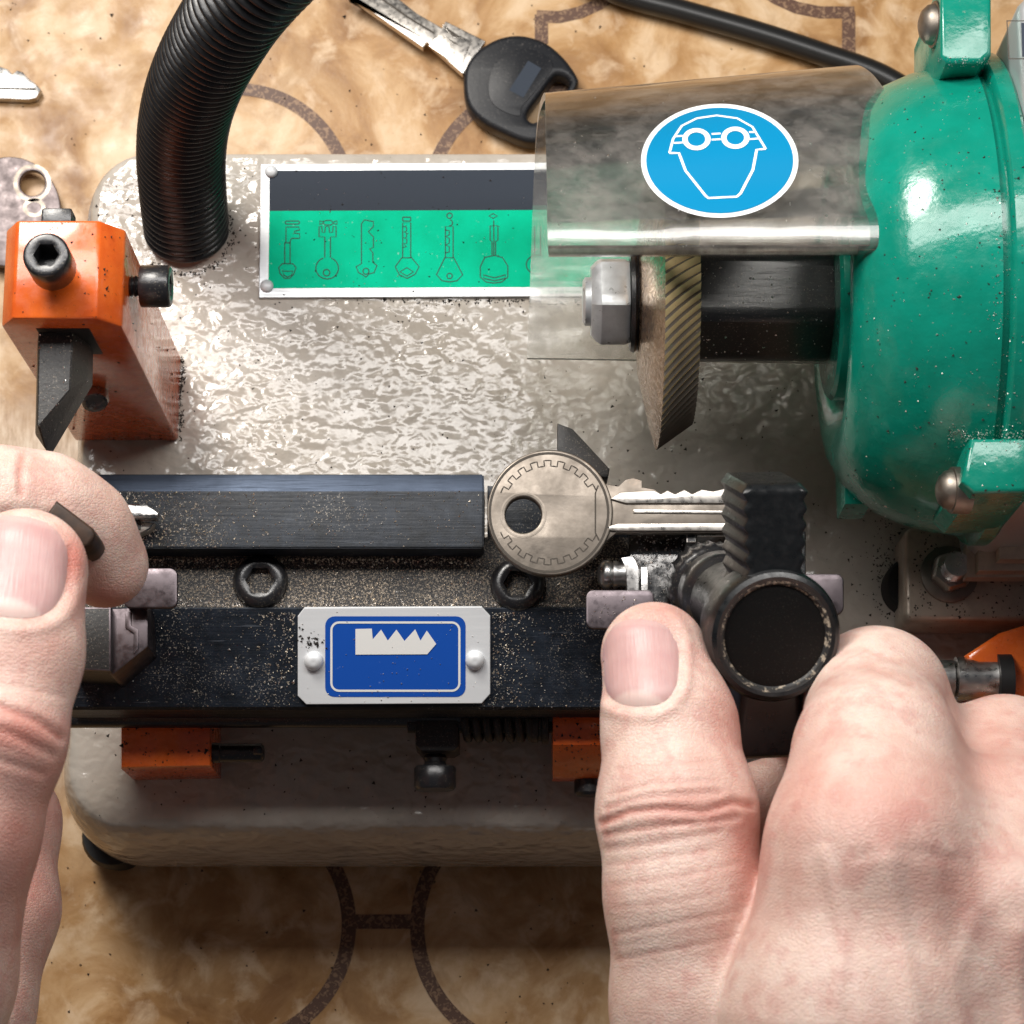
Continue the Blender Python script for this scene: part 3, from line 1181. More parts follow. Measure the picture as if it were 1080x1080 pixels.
bm = B()
prism3(bm, [PF(x, y, .09) for x, y in ((321, 641), (508, 640), (517, 650), (517, 732), (508, 742), (323, 743), (314, 734), (314, 650))], -nn * .085, .015)
sheet(bm, [PF(x, y, .096) for x, y in rrect(343, 650, 491, 735, 10)], 1)
ribbon(bm, [PF(x, y, .102) for x, y in rrect(349.5, 656.5, 484.5, 728.5, 8)], .045, nn, True, 2)
sheet(bm, [PF(200 + x / 2.842, 480 + y / 2.842, .108) for x, y in
           ((497, 521), (546, 520), (549, 552), (574, 523), (594, 556), (620, 523), (644, 557), (676, 522), (692, 556), (711, 526), (739, 566), (712, 597), (497, 598))], 2)
bp_ = obj('carriage_plate', bm, ['satin', 'blue', 'white'], carr, smooth=False)
for x, y in ((331, 697), (501, 696)):
    bm = B()
    lathe(bm, PF(x, y, .09), nn, [(0, .2), (.05, .2), (.1, .17), (.14, .11), (.155, .06), (.15, .02)], 24)
    obj('plate_rivet', bm, 'satin', carr)
for x, y in ((275, 614), (546, 617)):
    bm = B()
    socket_screw(bm, P(x, y, zch) + Vector((0, 0, -.1)), UPZ, .57, .32, .30, .3, depth=.9)
    obj('socket_screw', bm, 'screw', carr)
# rod under the carriage
bm = B()
a = P(60, 757, 7.0)
b = P(640, 757, 7.0)
lathe(bm, Vector((a.x, a.y, 7.0)), X, [(0, .2), (.03, .22), (b.x - a.x, .22)], 20, UPZ)
box(bm, (xL + .2, a.y + .1, 6.6), (b.x, a.y + .9, 7.35), .05)
obj('guide_rod', bm, 'screw', carr)
# orange foot under the carriage at the left, with a black stop screw
bm = B()
prism(bm, [(127, 735), (222, 735), (222, 808), (127, 810)], 7.0, ZB, .08)
of = obj('support_block', bm, 'orange', mach)
bm = B()
ps = P(222, 794, 6.6)
lathe(bm, ps, X, [(-.1, .22), (.2, .22), (.22, .2), (1.1, .2), (1.15, .15)], 20, UPZ)
box(bm, (ps.x + .95, ps.y - .08, 6.6), (ps.x + 1.15, ps.y + .08, 7.0), .03)
obj('stop_screw', bm, 'screw', of)
# collar, screw, spring, orange block in the middle
bm = B()
zs = 7.0
prism(bm, [(438, 735), (484, 735), (484, 788), (478, 792), (444, 792), (438, 786)], zs + .2, zs - .9, .05)
col = obj('collar', bm, 'tracer', mach)
bm = B()
pa = P(459, 792, zs - .3)
lathe(bm, pa, Vector((0, -1, 0)), [(0, .26), (.08, .22), (.16, .26), (.24, .22), (.32, .26), (.34, .42), (.38, .45), (.78, .45), (.84, .4)], 28, UPZ)
obj('thumb_screw', bm, 'screw', col)
bm = B()
path = []
for k in range(0, 7 * 20 + 1):
    a = 2 * math.pi * k / 20
    path.append(P(488, 764, zs) + Vector((k / 140 * (P(566, 764, zs).x - P(488, 764, zs).x), .30 * math.cos(a), .34 * math.sin(a))))
tube(bm, path, .095, 10)
pc = P(430, 764, zs)
lathe(bm, pc, X, [(0, .19), (P(585, 764, zs).x - pc.x, .19)], 16, UPZ)
lathe(bm, P(560, 764, zs), X, [(0, .36), (.03, .4), (.14, .4), (.16, .36), (.22, .36), (.24, .42), (.36, .42), (.38, .3)], 28, UPZ)
obj('spring', bm, 'tracer', mach)
bm = B()
prism(bm, [(583, 735), (668, 735), (668, 786), (583, 786)], 7.45, 5.6, .03)
bmesh.ops.translate(bm, verts=bm.verts, vec=(0, 0, 0))
ym = P(0, 786, 7.45).y
yq = P(0, 819, 6.6).y
prism3(bm, [Vector((P(583, 786, 7.45).x, ym + .004, 7.44)), Vector((P(583, 819, 6.6).x, yq, 6.6)), Vector((P(583, 819, 6.6).x, yq, 5.8)), Vector((P(583, 786, 7.45).x, ym + .004, 5.8))],
       Vector((P(668, 786, 7.45).x - P(583, 786, 7.45).x, 0, 0)), .02)
ob2 = obj('pivot_block', bm, 'orange', mach)
bm = B()
lathe(bm, P(622, 822, 6.0), Vector((0, -1, 0)), [(-.2, .34), (.3, .34), (.36, .28)], 24, UPZ)
obj('set_screw', bm, 'screw', ob2)
# pivot block and steel shaft at the right
bm = B()
prism(bm, [(1019, 690), (1054, 667), (1140, 640), (1140, 790), (1054, 790), (1052, 708), (1022, 702)], 8.9, ZB, .12, segs=3)
ob3 = obj('pivot_block', bm, 'orange', mach)
bm = B()
p = P(905, 716, 8.6)
q = P(1066, 716, 8.6)
lathe(bm, p, X, [(0, .40), ((q - p).x * .62, .40), ((q - p).x * .625, .33), ((q - p).x * .64, .46), ((q - p).x * .74, .46), ((q - p).x * .78, .43), ((q - p).x * .9, .43), ((q - p).x * .95, .5), ((q - p).x, .5)], 32, UPZ)
obj('steel_shaft', bm, 'zinc', ob3)
bm = B()
q = P(1053, 718, 8.7)
lathe(bm, q, Vector((1, 0, .0)), [(-.04, .56), (.25, .56), (.26, .5)], 32, UPZ)
obj('shaft_hole', bm, 'rubber', ob3)

bm = B()
prism(bm, [(514, 512), (662, 520), (662, 592), (514, 590)], 9.15, 7.7, .03)
obj('jaw_seat', bm, 'bar', carr)
# ---- black pointed stop behind the key
bm = B()
prism(bm, [(588, 446), (604, 452), (643, 494), (641, 503), (588, 503)], 9.0, 8.4, .04)
obj('key_stop', bm, 'tracer', carr)

# ---- right clamp
bm = B()
prism(bm, [(664, 548), (755, 548), (755, 655), (664, 655)], 9.75, 7.8, .03)
clamp = obj('clamp', bm, 'chrome', mach)
bm = B()
prism(bm, [(648, 541), (712, 541), (723, 549), (664, 549)], 10.31, 9.74, .01)
prism(bm, [(718, 543), (726, 543), (734, 550), (734, 572), (724, 572), (724, 552)], 10.33, 9.74, .02, mi=1)
prism(bm, [(735, 547), (800, 547), (800, 566), (735, 566)], 10.31, 9.74, .02)
obj('upper_jaw', bm, ['brightkey', 'screw'], clamp, smooth=False)
bm = B()
prism(bm, [(655, 588), (668, 586), (674, 600), (674, 628), (668, 640), (662, 640), (660, 600)], 10.1, 9.3, .03)
prism(bm, [(676, 598), (683, 598), (684, 640), (676, 642)], 10.0, 9.3, .03)
obj('spring_plate', bm, 'zinc', clamp)
bm = B()
ps = P(652, 606, 9.8)
lathe(bm, ps, Vector((-1, 0, 0)), [(-.3, .26), (0, .26), (.04, .29), (.1, .29), (.12, .24), (.2, .3), (.28, .3), (.36, .25), (.42, .14), (.43, .03)], 26, UPZ)
obj('clamp_pin', bm, 'zinc', clamp)
bm = B()
prism(bm, rrect(618, 622, 690, 663, 8), 10.3, 10.18, .035)
prism(bm, [(670, 630), (688, 630), (688, 655), (670, 655)], 10.19, 9.7)
obj('tab', bm, 'plum', clamp)
bm = B()
prism(bm, rrect(840, 605, 890, 648, 8), 10.2, 10.08, .035)
prism(bm, [(836, 612), (848, 612), (848, 642), (836, 642)], 10.15, 9.4)
obj('tab', bm, 'plum', clamp)
bm = B()
prism(bm, [(780, 560), (850, 560), (850, 660), (780, 660)], 9.6, 7.8, .05)
obj('clamp_body', bm, 'screw', clamp)

# wing knob
K1 = P(819, 672, 15.6)
K0 = P(745, 614, 10.4)
kw = (K1 - K0).normalized()
ku = (Vector((1, 0, 0)) - kw * kw.x).normalized()
kv = kw.cross(ku)
KL = (K1 - K0).length
bm = B()
R_ = 1.23


def kring(r, t, ribs=0, amp=0, seg=72):
    out_ = []
    for i in range(seg):
        a = 2 * math.pi * i / seg
        q = r + (amp * math.cos(ribs * a) if ribs else 0)
        out_.append(K0 + kw * t + (ku * math.cos(a) + kv * math.sin(a)) * q)
    return out_


loft(bm, [kring(.72, 1.9), kring(.80, 2.1), kring(.84, KL - 1.5), kring(R_ * .93, KL - 1.2), kring(R_ * .98, KL - .9), kring(R_, KL - .4), kring(R_, KL - .18), kring(R_ - .05, KL - .06), kring(R_ - .13, KL - .01),
          kring(R_ - .20, KL - .03), kring(R_ - .26, KL - .12)])
# wings along the local v axis


def wing(bm, s, length, w, thick_top, t0, t1, wav):
    """s: +1 up, -1 down; cross section widens to the tip, scalloped sides"""
    n = 40
    rings_ = []
    for i in range(n + 1):
        q = i / n
        v_ = .75 + (length - .75) * q
        ww = w * (.92 + .14 * q) + wav * math.cos(q * 2 * math.pi * 6.5)
        if q > .94:
            ww *= .97 - (q - .94) * 1.2
        zt0 = t1 - .10 * q - (.16 * ((q - .93) / .07) ** 2 if q > .93 else 0)
        e = .10
        prof = [(-ww, t0), (-ww, zt0 - e), (-ww + e * .3, zt0 - e * .3), (-ww + e, zt0), (-ww + e * 1.5, zt0), (ww - e * 1.5, zt0), (ww - e, zt0), (ww - e * .3, zt0 - e * .3), (ww, zt0 - e), (ww, t0)]
        rings_.append([K0 + kw * t + ku * a + kv * (s * v_) for a, t in prof])
    loft(bm, rings_)


wing(bm, 1, 2.75, .56, .4, KL - 1.9, KL - .12, .035)
wing(bm, -1, 2.38, .60, .4, KL - 1.9, KL - .3, .0)
knob = obj('wing_knob', bm, 'knob', mach, angle=28)
bm = B()
loft(bm, [kring(R_ - .20, KL - .032), kring(R_ - .25, KL - .05), kring(R_ - .27, KL - .10), kring(R_ - .31, KL - .125)], False, False)
obj('worn_rim', bm, 'wornrim', knob)
bm = B()
loft(bm, [kring(R_ - .3, KL - .2), kring(R_ - .3, KL - .11), kring(R_ - .42, KL - .09)], True, True)
obj('knob_cap', bm, 'knobcap', knob)
bm = B()
rg = [kring(.5, -.3), kring(.72, .0), kring(.86, .15, 24, .03), kring(.88, .7, 24, .03), kring(.82, .8), kring(.76, .85), kring(.78, 1.1), kring(.84, 1.15), kring(.86, 1.7), kring(.8, 1.8), kring(.74, 1.95)]
loft(bm, rg)
obj('knob_collar', bm, 'screw', knob, angle=60)

# ---- left clamp
bm = B()
prism(bm, [(70, 640), (117, 640), (117, 708), (70, 706)], 10.4, 7.8, .04, mi=1)
lc = obj('clamp', bm, ['plum', 'tracer'], mach)
bm = B()
prism(bm, [(95, 533), (148, 533), (148, 558), (95, 558)], 10.46, 9.9)
obj('jaw_seat', bm, 'tracer', lc)
bm = B()
prism(bm, [(116, 642), (156, 640), (156, 682), (120, 711), (116, 711)], 10.2, 8.5, .04)
prism(bm, [(132, 645), (138, 645), (138, 660), (146, 664), (146, 684), (141, 690), (141, 668), (132, 662)], 10.24, 10.0, .01)
obj('clamp_bracket', bm, 'plum', lc)
bm = B()
prism(bm, rrect(130, 599, 187, 641, 8), 10.6, 10.48, .035)
prism(bm, [(134, 626), (152, 626), (152, 640), (134, 640)], 10.49, 9.2)
obj('tab', bm, 'plum', lc)
bm = B()
prism(bm, [(95, 530), (155, 531), (167, 541), (165, 547), (95, 548)], 10.7, 10.45, .05)
prism(bm, [(95, 549), (150, 549), (163, 551), (158, 558), (146, 564), (138, 563), (95, 563)], 10.4, 10.1, .03, mi=1)
obj('jaw', bm, ['chrome', 'brightkey'], lc)
# ================================================================== LOOSE THINGS
# key in the right clamp
key = thing('round_head_key', 'worn nickel key with round bow clamped flat at the wing knob of the carriage', 'key', P(580, 541, 10.0))
zk = 10.55
bm = B()
holed(bm, [circ_px(580, 540.5, 66.5, 72), circ_px(552, 543, 19, 36)], zk, .24, .04)


def kpt(a, r):
    return P(579 + r * math.cos(math.radians(a)), 540.5 - r * math.sin(math.radians(a)), zk + .006)


# raised rims, one round the edge and one round the hole; crenellated engraved line
ribbon(bm, [kpt(a, 62.5) + Vector((0, 0, .0)) for a in range(0, 360, 5)], .05, closed=True, mi=2)
ribbon(bm, [P(552 + 23.5 * math.cos(math.radians(a)), 543 + 23.5 * math.sin(math.radians(a)), zk + .006) for a in range(0, 360, 10)], .035, closed=True, mi=0)
for a0, a1 in ((158, 32), (202, 328)):
    s = -1 if a1 < a0 else 1
    pts = []
    a = a0
    hi = True
    while (a1 - a) * s > 0:
        for q in range(4):
            pts.append(kpt(a + s * q * 2.6, 55 if hi else 49))
        a += s * 7.8
        hi = not hi
    ribbon(bm, pts, .026, mi=2)
ribbon(bm, [P(631, 512, zk + .006), P(628, 520, zk + .006), P(628, 562, zk + .006), P(632, 570, zk + .006)], .03, mi=2)
obj('bow', bm, ['nickel', 'brightkey', 'darkline'], key, angle=30)
bm = B()
prism(bm, [(628, 500), (640, 511), (652, 513), (660, 506), (668, 504), (677, 507), (677, 514), (690, 516), (697, 521), (704, 517), (712, 521), (722, 516), (730, 521), (740, 516), (752, 518), (765, 515), (800, 515), (800, 562),
           (650, 562), (640, 570), (632, 583), (622, 583)], zk - .05, zk - .22, .012)
prism(bm, [(643, 526), (655, 519), (690, 517), (697, 521), (704, 517), (712, 521), (722, 516), (730, 521), (740, 516), (752, 518), (765, 515), (800, 515), (800, 531), (660, 531)], zk + .0, zk - .06, .015, mi=1)
prism(bm, [(638, 556), (652, 552), (800, 551), (800, 560), (645, 560)], zk + .0, zk - .06, .015, mi=1)
prism(bm, [(668, 537), (800, 539), (800, 542), (668, 541)], zk - .02, zk - .06, .008, mi=1)
obj('blade', bm, ['nickel', 'brightkey'], key, angle=30)

# car key on the table
ck = thing('car_key', 'silver bladed car key with black plastic head lying on the tabletop', 'key', P(540, 90, 0))
zc1 = .75
hd = smooth_path([(489, 92), (491, 70), (503, 53), (524, 40), (548, 36), (574, 43), (595, 60), (609, 80), (609, 90), (600, 108), (588, 132), (575, 146), (556, 149), (530, 139), (508, 127), (494, 112)], 5, True)
slot = smooth_path([(592, 79), (600, 84), (599, 92), (580, 112), (566, 127), (558, 126), (557, 117), (572, 96), (584, 80)], 4, True)
bm = B()
holed(bm, [[(v.x, v.y) for v in [Vector((p.x, p.y)) for p in hd]], [(p.x, p.y) for p in slot]], zc1, .62, .14)
obj('head', bm, 'keyplastic', ck, angle=50)
bm = B()
pn = smooth_path([(515, 92), (520, 70), (536, 55), (556, 51), (575, 58), (583, 70), (566, 94), (551, 112), (548, 122), (532, 118), (519, 108)], 5, True)
tp = [P(p.x, p.y, zc1 + .02) for p in pn]
prism3(bm, tp, Vector((0, 0, -.06)), .015)
c4 = [P(x, y, zc1 + .026) for x, y in ((557, 64), (571, 72), (552, 103), (537, 95))]
sheet(bm, c4, 1)
obj('head_inlay', bm, ['keyplastic', 'navy'], ck)
bm = B()
d = Vector((-.80, -.60))
prism(bm, [(512, 43), (470, 22), (466, 29), (440, 14), (392, -24), (368, -2), (360, -10), (446, 50), (450, 44), (488, 78)], .62, .38, .03)
prism(bm, [(497, 43), (468, 30), (452, 48), (486, 72)], .66, .6, .02)
prism(bm, [(489, 41), (466, 25), (477, 39)], .68, .64, .005, mi=1)
prism(bm, [(485, 47), (468, 38), (480, 47)], .68, .64, .005, mi=1)
ribbon(bm, [P(x, y, .63) for x, y in ((458, 35), (430, 18), (385, -14))], .05, mi=1)
obj('blade', bm, ['brightkey', 'darkline'], ck, angle=30)

# key tip at the left edge of the table
bm = B()
prism(bm, [(-60, 74), (0, 70), (8, 73), (13, 78), (18, 74), (24, 76), (30, 83), (36, 87), (43, 94), (38, 103), (30, 105), (-60, 101)], .3, .06, .025)
ribbon(bm, [P(x, y, .306) for x, y in ((-60, 92), (0, 93), (38, 94))], .06, mi=1)
kt = obj('serrated_key', bm, ['zinc', 'darkline'], angle=30)
tag(kt, 'toothed silver key blade poking in at the left edge of the tabletop', 'key')
WL[kt] = kt.location.copy()
# round headed key on the table near the orange block
bm = B()
holed(bm, [circ_px(10, 223, 54, 56, 58), circ_px(34, 193, 13.5, 32)], .5, .2, .035)
ribbon(bm, [P(34 + 18 * math.cos(a / 20 * 2 * math.pi), 193 + 18 * math.sin(a / 20 * 2 * math.pi), .506) for a in range(20)], .10, closed=True, mi=1)
ribbon(bm, [P(36 + 10 * math.cos(a / 16 * 2 * math.pi), 219 + 8 * math.sin(a / 16 * 2 * math.pi), .506) for a in range(16)], .10, closed=True, mi=1)
prism(bm, [(-30, 270), (-60, 250), (-170, 330), (-150, 360)], .48, .32, .02)
rk = obj('round_key', bm, ['dullkey', 'nickel'], angle=30)
tag(rk, 'dull grey round key bow with a punched hole lying behind the orange block', 'key')
# black cable
cp = [(600, -40, 1.1), (650, -8, .45), (720, 12, .4), (800, 35, .4), (870, 58, .4), (930, 80, .4), (985, 115, .6), (1040, 150, 2.0)]
bm = B()
tube(bm, smooth_path([P(*p) for p in cp], 12), .30, 20)
cb = obj('power_cable', bm, 'cable')
tag(cb, 'thick black power cable running across the table behind the guard', 'cable')
# the small dark lever pinched between thumb and finger
bm = B()
zw = 15.85
d0 = Vector((52, 537))
d1 = Vector((97, 571))
ax = (d1 - d0).normalized()
pe = Vector((-ax.y, ax.x))
W = 12
ol = [d0 + pe * -W, d1 - ax * 8 + pe * -W, d1 - ax * 2 + pe * (-W + 4), d1 + pe * -3, d1 + pe * 5, d1 - ax * 4 + pe * W, d0 + pe * W]
prism(bm, [(v.x, v.y) for v in ol], zw, zw - 1.15, .07, segs=3)
lv = obj('lever', bm, 'darkbrown')
tag(lv, 'small dark brown lever pinched between a thumb and forefinger', 'lever')
# ================================================================== HANDS


def to_px(A):
    """numpy (n,3) world -> photo pixels"""
    R = np.array(RXT)
    q = (A - np.array(CAMP)) @ R.T
    return 540 + F * q[:, 0] / -q[:, 2], 540 - F * q[:, 1] / -q[:, 2]


def rc(G, a, b, r1, r2, flat=1.0, nrm=(0, 0, 1)):
    a = np.array(a, np.float32)
    b = np.array(b, np.float32)
    ba = b - a
    q = G - a
    h = np.clip((q @ ba) / max(float(ba @ ba), 1e-6), 0, 1)
    q = q - h[..., None] * ba
    if flat != 1.0:
        n = np.array(nrm, np.float32)
        n = n / np.linalg.norm(n)
        q = q + (q @ n)[..., None] * n * (1 / flat - 1)
    return np.linalg.norm(q, axis=-1) - (r1 + (r2 - r1) * h)


def smin(a, b, k):
    h = np.maximum(k - np.abs(a - b), 0) / k
    return np.minimum(a, b) - h * h * k * .25


def chain(G, pts, k=.25):
    d = None
    for a, b in zip(pts[:-1], pts[1:]):
        fl = a[4] if len(a) > 4 else 1.0
        e = rc(G, P(*a[:3]), P(*b[:3]), a[3], b[3], fl)
        d = e if d is None else smin(d, e, k)
    return d


def surface_nets(f, o, h):
    nx, ny, nz = f.shape
    ins = f < 0
    acc = np.zeros((nx - 1, ny - 1, nz - 1, 3), np.float32)
    cnt = np.zeros((nx - 1, ny - 1, nz - 1), np.int32)
    cor_ = [(i, j, k) for i in (0, 1) for j in (0, 1) for k in (0, 1)]

    def sl(a, c):
        return a[c[0]:c[0] + nx - 1, c[1]:c[1] + ny - 1, c[2]:c[2] + nz - 1]
    for a in cor_:
        for ax_ in range(3):
            if a[ax_] == 0:
                b = list(a)
                b[ax_] = 1
                fa, fb = sl(f, a), sl(f, b)
                mk = sl(ins, a) != sl(ins, b)
                if not mk.any():
                    continue
                t = fa[mk] / (fa[mk] - fb[mk])
                pos = np.tile(np.array(a, np.float32), (t.size, 1))
                pos[:, ax_] = t
                acc[mk] += pos
                cnt[mk] += 1
    cell = cnt > 0
    idx = -np.ones(cell.shape, np.int64)
    idx[cell] = np.arange(cell.sum())
    ii = np.argwhere(cell)
    V = (ii + acc[cell] / cnt[cell][:, None]) * h + np.array(o)
    quads = []
    for ax_ in range(3):
        s0 = [slice(1, -1)] * 3
        s1 = [slice(1, -1)] * 3
        s0[ax_] = slice(0, -1)
        s1[ax_] = slice(1, None)
        A, Bm = ins[tuple(s0)], ins[tuple(s1)]
        for flip, mk in ((False, A & ~Bm), (True, ~A & Bm)):
            e = np.argwhere(mk)
            if not len(e):
                continue
            e = e + 1
            e[:, ax_] -= 1
            u, v = (ax_ + 1) % 3, (ax_ + 2) % 3

            def c(du, dv):
                w = e.copy()
                w[:, u] -= du
                w[:, v] -= dv
                return idx[w[:, 0], w[:, 1], w[:, 2]]
            q = np.stack([c(1, 1), c(0, 1), c(0, 0), c(1, 0)], 1)
            quads.append(q[:, ::-1] if flip else q)
    return V, np.concatenate(quads)


def seg_d(x, y, pts):
    """distance in pixels to a polyline"""
    d = np.full(x.shape, 1e9)
    for (ax_, ay), (bx, by) in zip(pts[:-1], pts[1:]):
        vx, vy = bx - ax_, by - ay
        t = np.clip(((x - ax_) * vx + (y - ay) * vy) / (vx * vx + vy * vy + 1e-9), 0, 1)
        d = np.minimum(d, np.hypot(x - ax_ - vx * t, y - ay - vy * t))
    return d


def make_hand(name, sdf, lo, hi, h, parent, creases, bulges, flush, nails):
    ax = [np.arange(lo[i], hi[i], h, dtype=np.float32) for i in range(3)]
    G = np.stack(np.meshgrid(*ax, indexing='ij'), -1)
    f = np.empty(G.shape[:3], np.float32)
    for s in range(0, G.shape[0], 24):
        f[s:s + 24] = sdf(G[s:s + 24])
    f[0], f[-1] = np.abs(f[0]) + .01, np.abs(f[-1]) + .01
    f[:, 0], f[:, -1] = np.abs(f[:, 0]) + .01, np.abs(f[:, -1]) + .01
    f[:, :, 0], f[:, :, -1] = np.abs(f[:, :, 0]) + .01, np.abs(f[:, :, -1]) + .01
    V, Q = surface_nets(f, lo, h)
    me = bpy.data.meshes.new(name)
    me.from_pydata(V.tolist(), [], Q.tolist())
    me.update()
    n = len(V)
    N = np.empty(n * 3)
    me.vertices.foreach_get('normal', N) if False else me.vertex_normals.foreach_get('vector', N)
    N = N.reshape(-1, 3)
    x, y = to_px(V)
    tocam = np.array(CAMP) - V
    tocam /= np.linalg.norm(tocam, axis=1)[:, None]
    face = np.clip((N * tocam).sum(1) * 3, 0, 1)
    disp = np.zeros(n)
    for pts, wpx, depth in creases:
        d = seg_d(x, y, pts)
        disp -= depth * np.exp(-(d / wpx) ** 2)
        disp += depth * .35 * np.exp(-((d - wpx * 2.0) / (wpx * 1.2)) ** 2)
    for (cx, cy, rx, ry, amt) in bulges:
        disp += amt * np.exp(-(((x - cx) / rx) ** 2 + ((y - cy) / ry) ** 2))
    fl = np.zeros(n)
    for (cx, cy, rx, ry, amt) in flush:
        fl = np.maximum(fl, amt * np.exp(-(((x - cx) / rx) ** 2 + ((y - cy) / ry) ** 2)))
    for pts, wpx, depth in creases:
        fl = np.maximum(fl, min(.8, max(0, depth) * 13) * np.exp(-(seg_d(x, y, pts) / (wpx * 1.1)) ** 2))
    for nl in nails:
        u, v = nl_uv(nl, x, y)
        r = (np.abs(u) ** 2.6 + np.abs(v) ** 2.6) ** (1 / 2.6)
        disp -= .045 * np.exp(-((r - 1.02) / .08) ** 2) * np.where(v > .5, .35, 1.0)
        disp += .05 * np.exp(-((r - 1.24) / .13) ** 2) * (np.clip(-v, 0, 1) * .6 + np.clip(np.abs(u), 0, 1) * .8).clip(0, 1)
        disp -= .022 * (r < .98)
    V2 = V + N * (disp * face)[:, None]
    me.vertices.foreach_set('co', V2.astype(np.float32).ravel())
    me.update()
    at = me.attributes.new('flush', 'FLOAT', 'POINT')
    at.data.foreach_set('value', np.clip(fl, 0, 1).astype(np.float32))
    me.materials.append(M['skin'])
    me.polygons.foreach_set('use_smooth', [True] * len(me.polygons))
    o = bpy.data.objects.new(name, me)
    C.objects.link(o)
    o.parent = parent
    o0 = Vector(V2.mean(0).tolist())
    for v in me.vertices:
        v.co -= o0
    WL[o] = o0
    o.location = o0 - WL[parent]
    bvh = BVHTree.FromPolygons([tuple(p) for p in V.tolist()], Q.tolist())
    for nl in nails:
        make_nail(nl, bvh, o)
    return o


def nl_uv(nl, x, y):
    """nail frame: centre, direction towards the fingertip, half length, half width"""
    cx, cy, dx, dy, hl, hw = nl
    q = math.hypot(dx, dy)
    dx, dy = dx / q, dy / q
    v = ((x - cx) * dx + (y - cy) * dy) / hl
    u = ((x - cx) * dy - (y - cy) * dx) / hw
    return u, v


def make_nail(nl, bvh, parent):
    cx, cy, dx, dy, hl, hw = nl
    q = math.hypot(dx, dy)
    dx, dy = dx / q, dy / q
    bm = B()
    lay = bm.verts.layers.float.new('lunula')
    seg, nr_ = 64, 16
    rows = []
    for k in range(nr_ + 1):
        t = k / nr_
        row = []
        for i in range(seg if k else 1):
            a = 2 * math.pi * i / seg
            ca, sa = math.cos(a), math.sin(a)
            e = 2 / 2.7
            u = t * math.copysign(abs(ca) ** e, ca)
            v = t * math.copysign(abs(sa) ** e, sa)
            px = cx + v * hl * dx + u * hw * dy
            py = cy + v * hl * dy - u * hw * dx
            hit, n_, _, _ = bvh.ray_cast(CAMP, ray(px, py))
            if hit is None:
                hit, n_, _, _ = bvh.find_nearest(P(px, py, 16))
            off = .034 * (1 - t ** 6) - .04 * t ** 6 + .006
            if v > .5:
                off += .012 * (v - .5) * 2 * (1 - abs(u) ** 3)
            w = bm.verts.new(hit + n_ * off)
            lun = 1 - min(1, max(0, ((v + 1.0) + .55 * u * u - .28) / .10))
            tip = min(1, max(0, (v - .80 + .12 * u * u) / .06))
            w[lay] = max(lun * .8, tip * .3)
            row.append(w)
        rows.append(row)
    for a_, b_ in zip(rows[:-1], rows[1:]):
        for i in range(seg):
            j = (i + 1) % seg
            if len(a_) == 1:
                bm.faces.new((a_[0], b_[i], b_[j]))
            else:
                bm.faces.new((a_[i], b_[i], b_[j], a_[j]))
    obj('nail', bm, 'nail', parent, angle=80)


person = thing('person', 'two bare hands, one gripping the black wing knob, the other pinching a dark lever', 'person', (0.0, 2.0, 0.0))


def right_sdf(G):
    thumb = chain(G, [(690, 691, 14.9, .98, .85), (706, 765, 15.3, 1.17, .85), (714, 855, 15.6, 1.38, .9), (722, 945, 15.6, 1.36, .95), (742, 1060, 15.0, 1.6), (800, 1190, 14.6, 2.0)], .35)
    index = chain(G, [(795, 712, 11.2, .82), (862, 742, 12.2, 1.0), (924, 738, 14.3, 1.27), (925, 800, 16.2, 1.42), (920, 900, 17.4, 1.68)], .4)
    middle = chain(G, [(803, 858, 11.0, 1.0), (880, 850, 9.8, .95), (1015, 822, 11.5, 1.0), (1060, 808, 13.3, 1.25), (1078, 890, 15.8, 1.42), (1075, 975, 17.0, 1.65)], .4)
    ring = chain(G, [(1080, 900, 9.5, .9), (1140, 920, 10.6, 1.0), (1195, 905, 11.6, 1.12), (1205, 980, 13.6, 1.3), (1190, 1060, 15.0, 1.55)], .4)
    palm = chain(G, [(925, 905, 17.0, 1.8), (915, 1080, 16.8, 2.4), (980, 1260, 16.4, 2.6), (1030, 1420, 16.4, 2.7)], .5)
    palm = smin(palm, chain(G, [(1075, 975, 16.0, 1.75), (1070, 1150, 15.9, 2.4), (1060, 1420, 16.0, 2.7)], .5), .9)
    palm = smin(palm, chain(G, [(1190, 1060, 14.8, 1.6), (1150, 1250, 14.9, 2.3), (1090, 1420, 15.8, 2.6)], .5), .9)
    palm = smin(palm, chain(G, [(1060, 1400, 16.0, 2.8), (1100, 1700, 17.0, 3.0), (1150, 2150, 18.5, 3.5)], .5), .9)
    web = chain(G, [(775, 1140, 14.4, 1.5), (850, 1090, 15.0, 1.5), (930, 1000, 15.8, 1.4)], .4)
    d = smin(palm, index, .8)
    d = smin(d, middle, .95)
    d = smin(d, ring, .55)
    d = smin(d, web, .7)
    d = smin(d, thumb, .22)
    return d


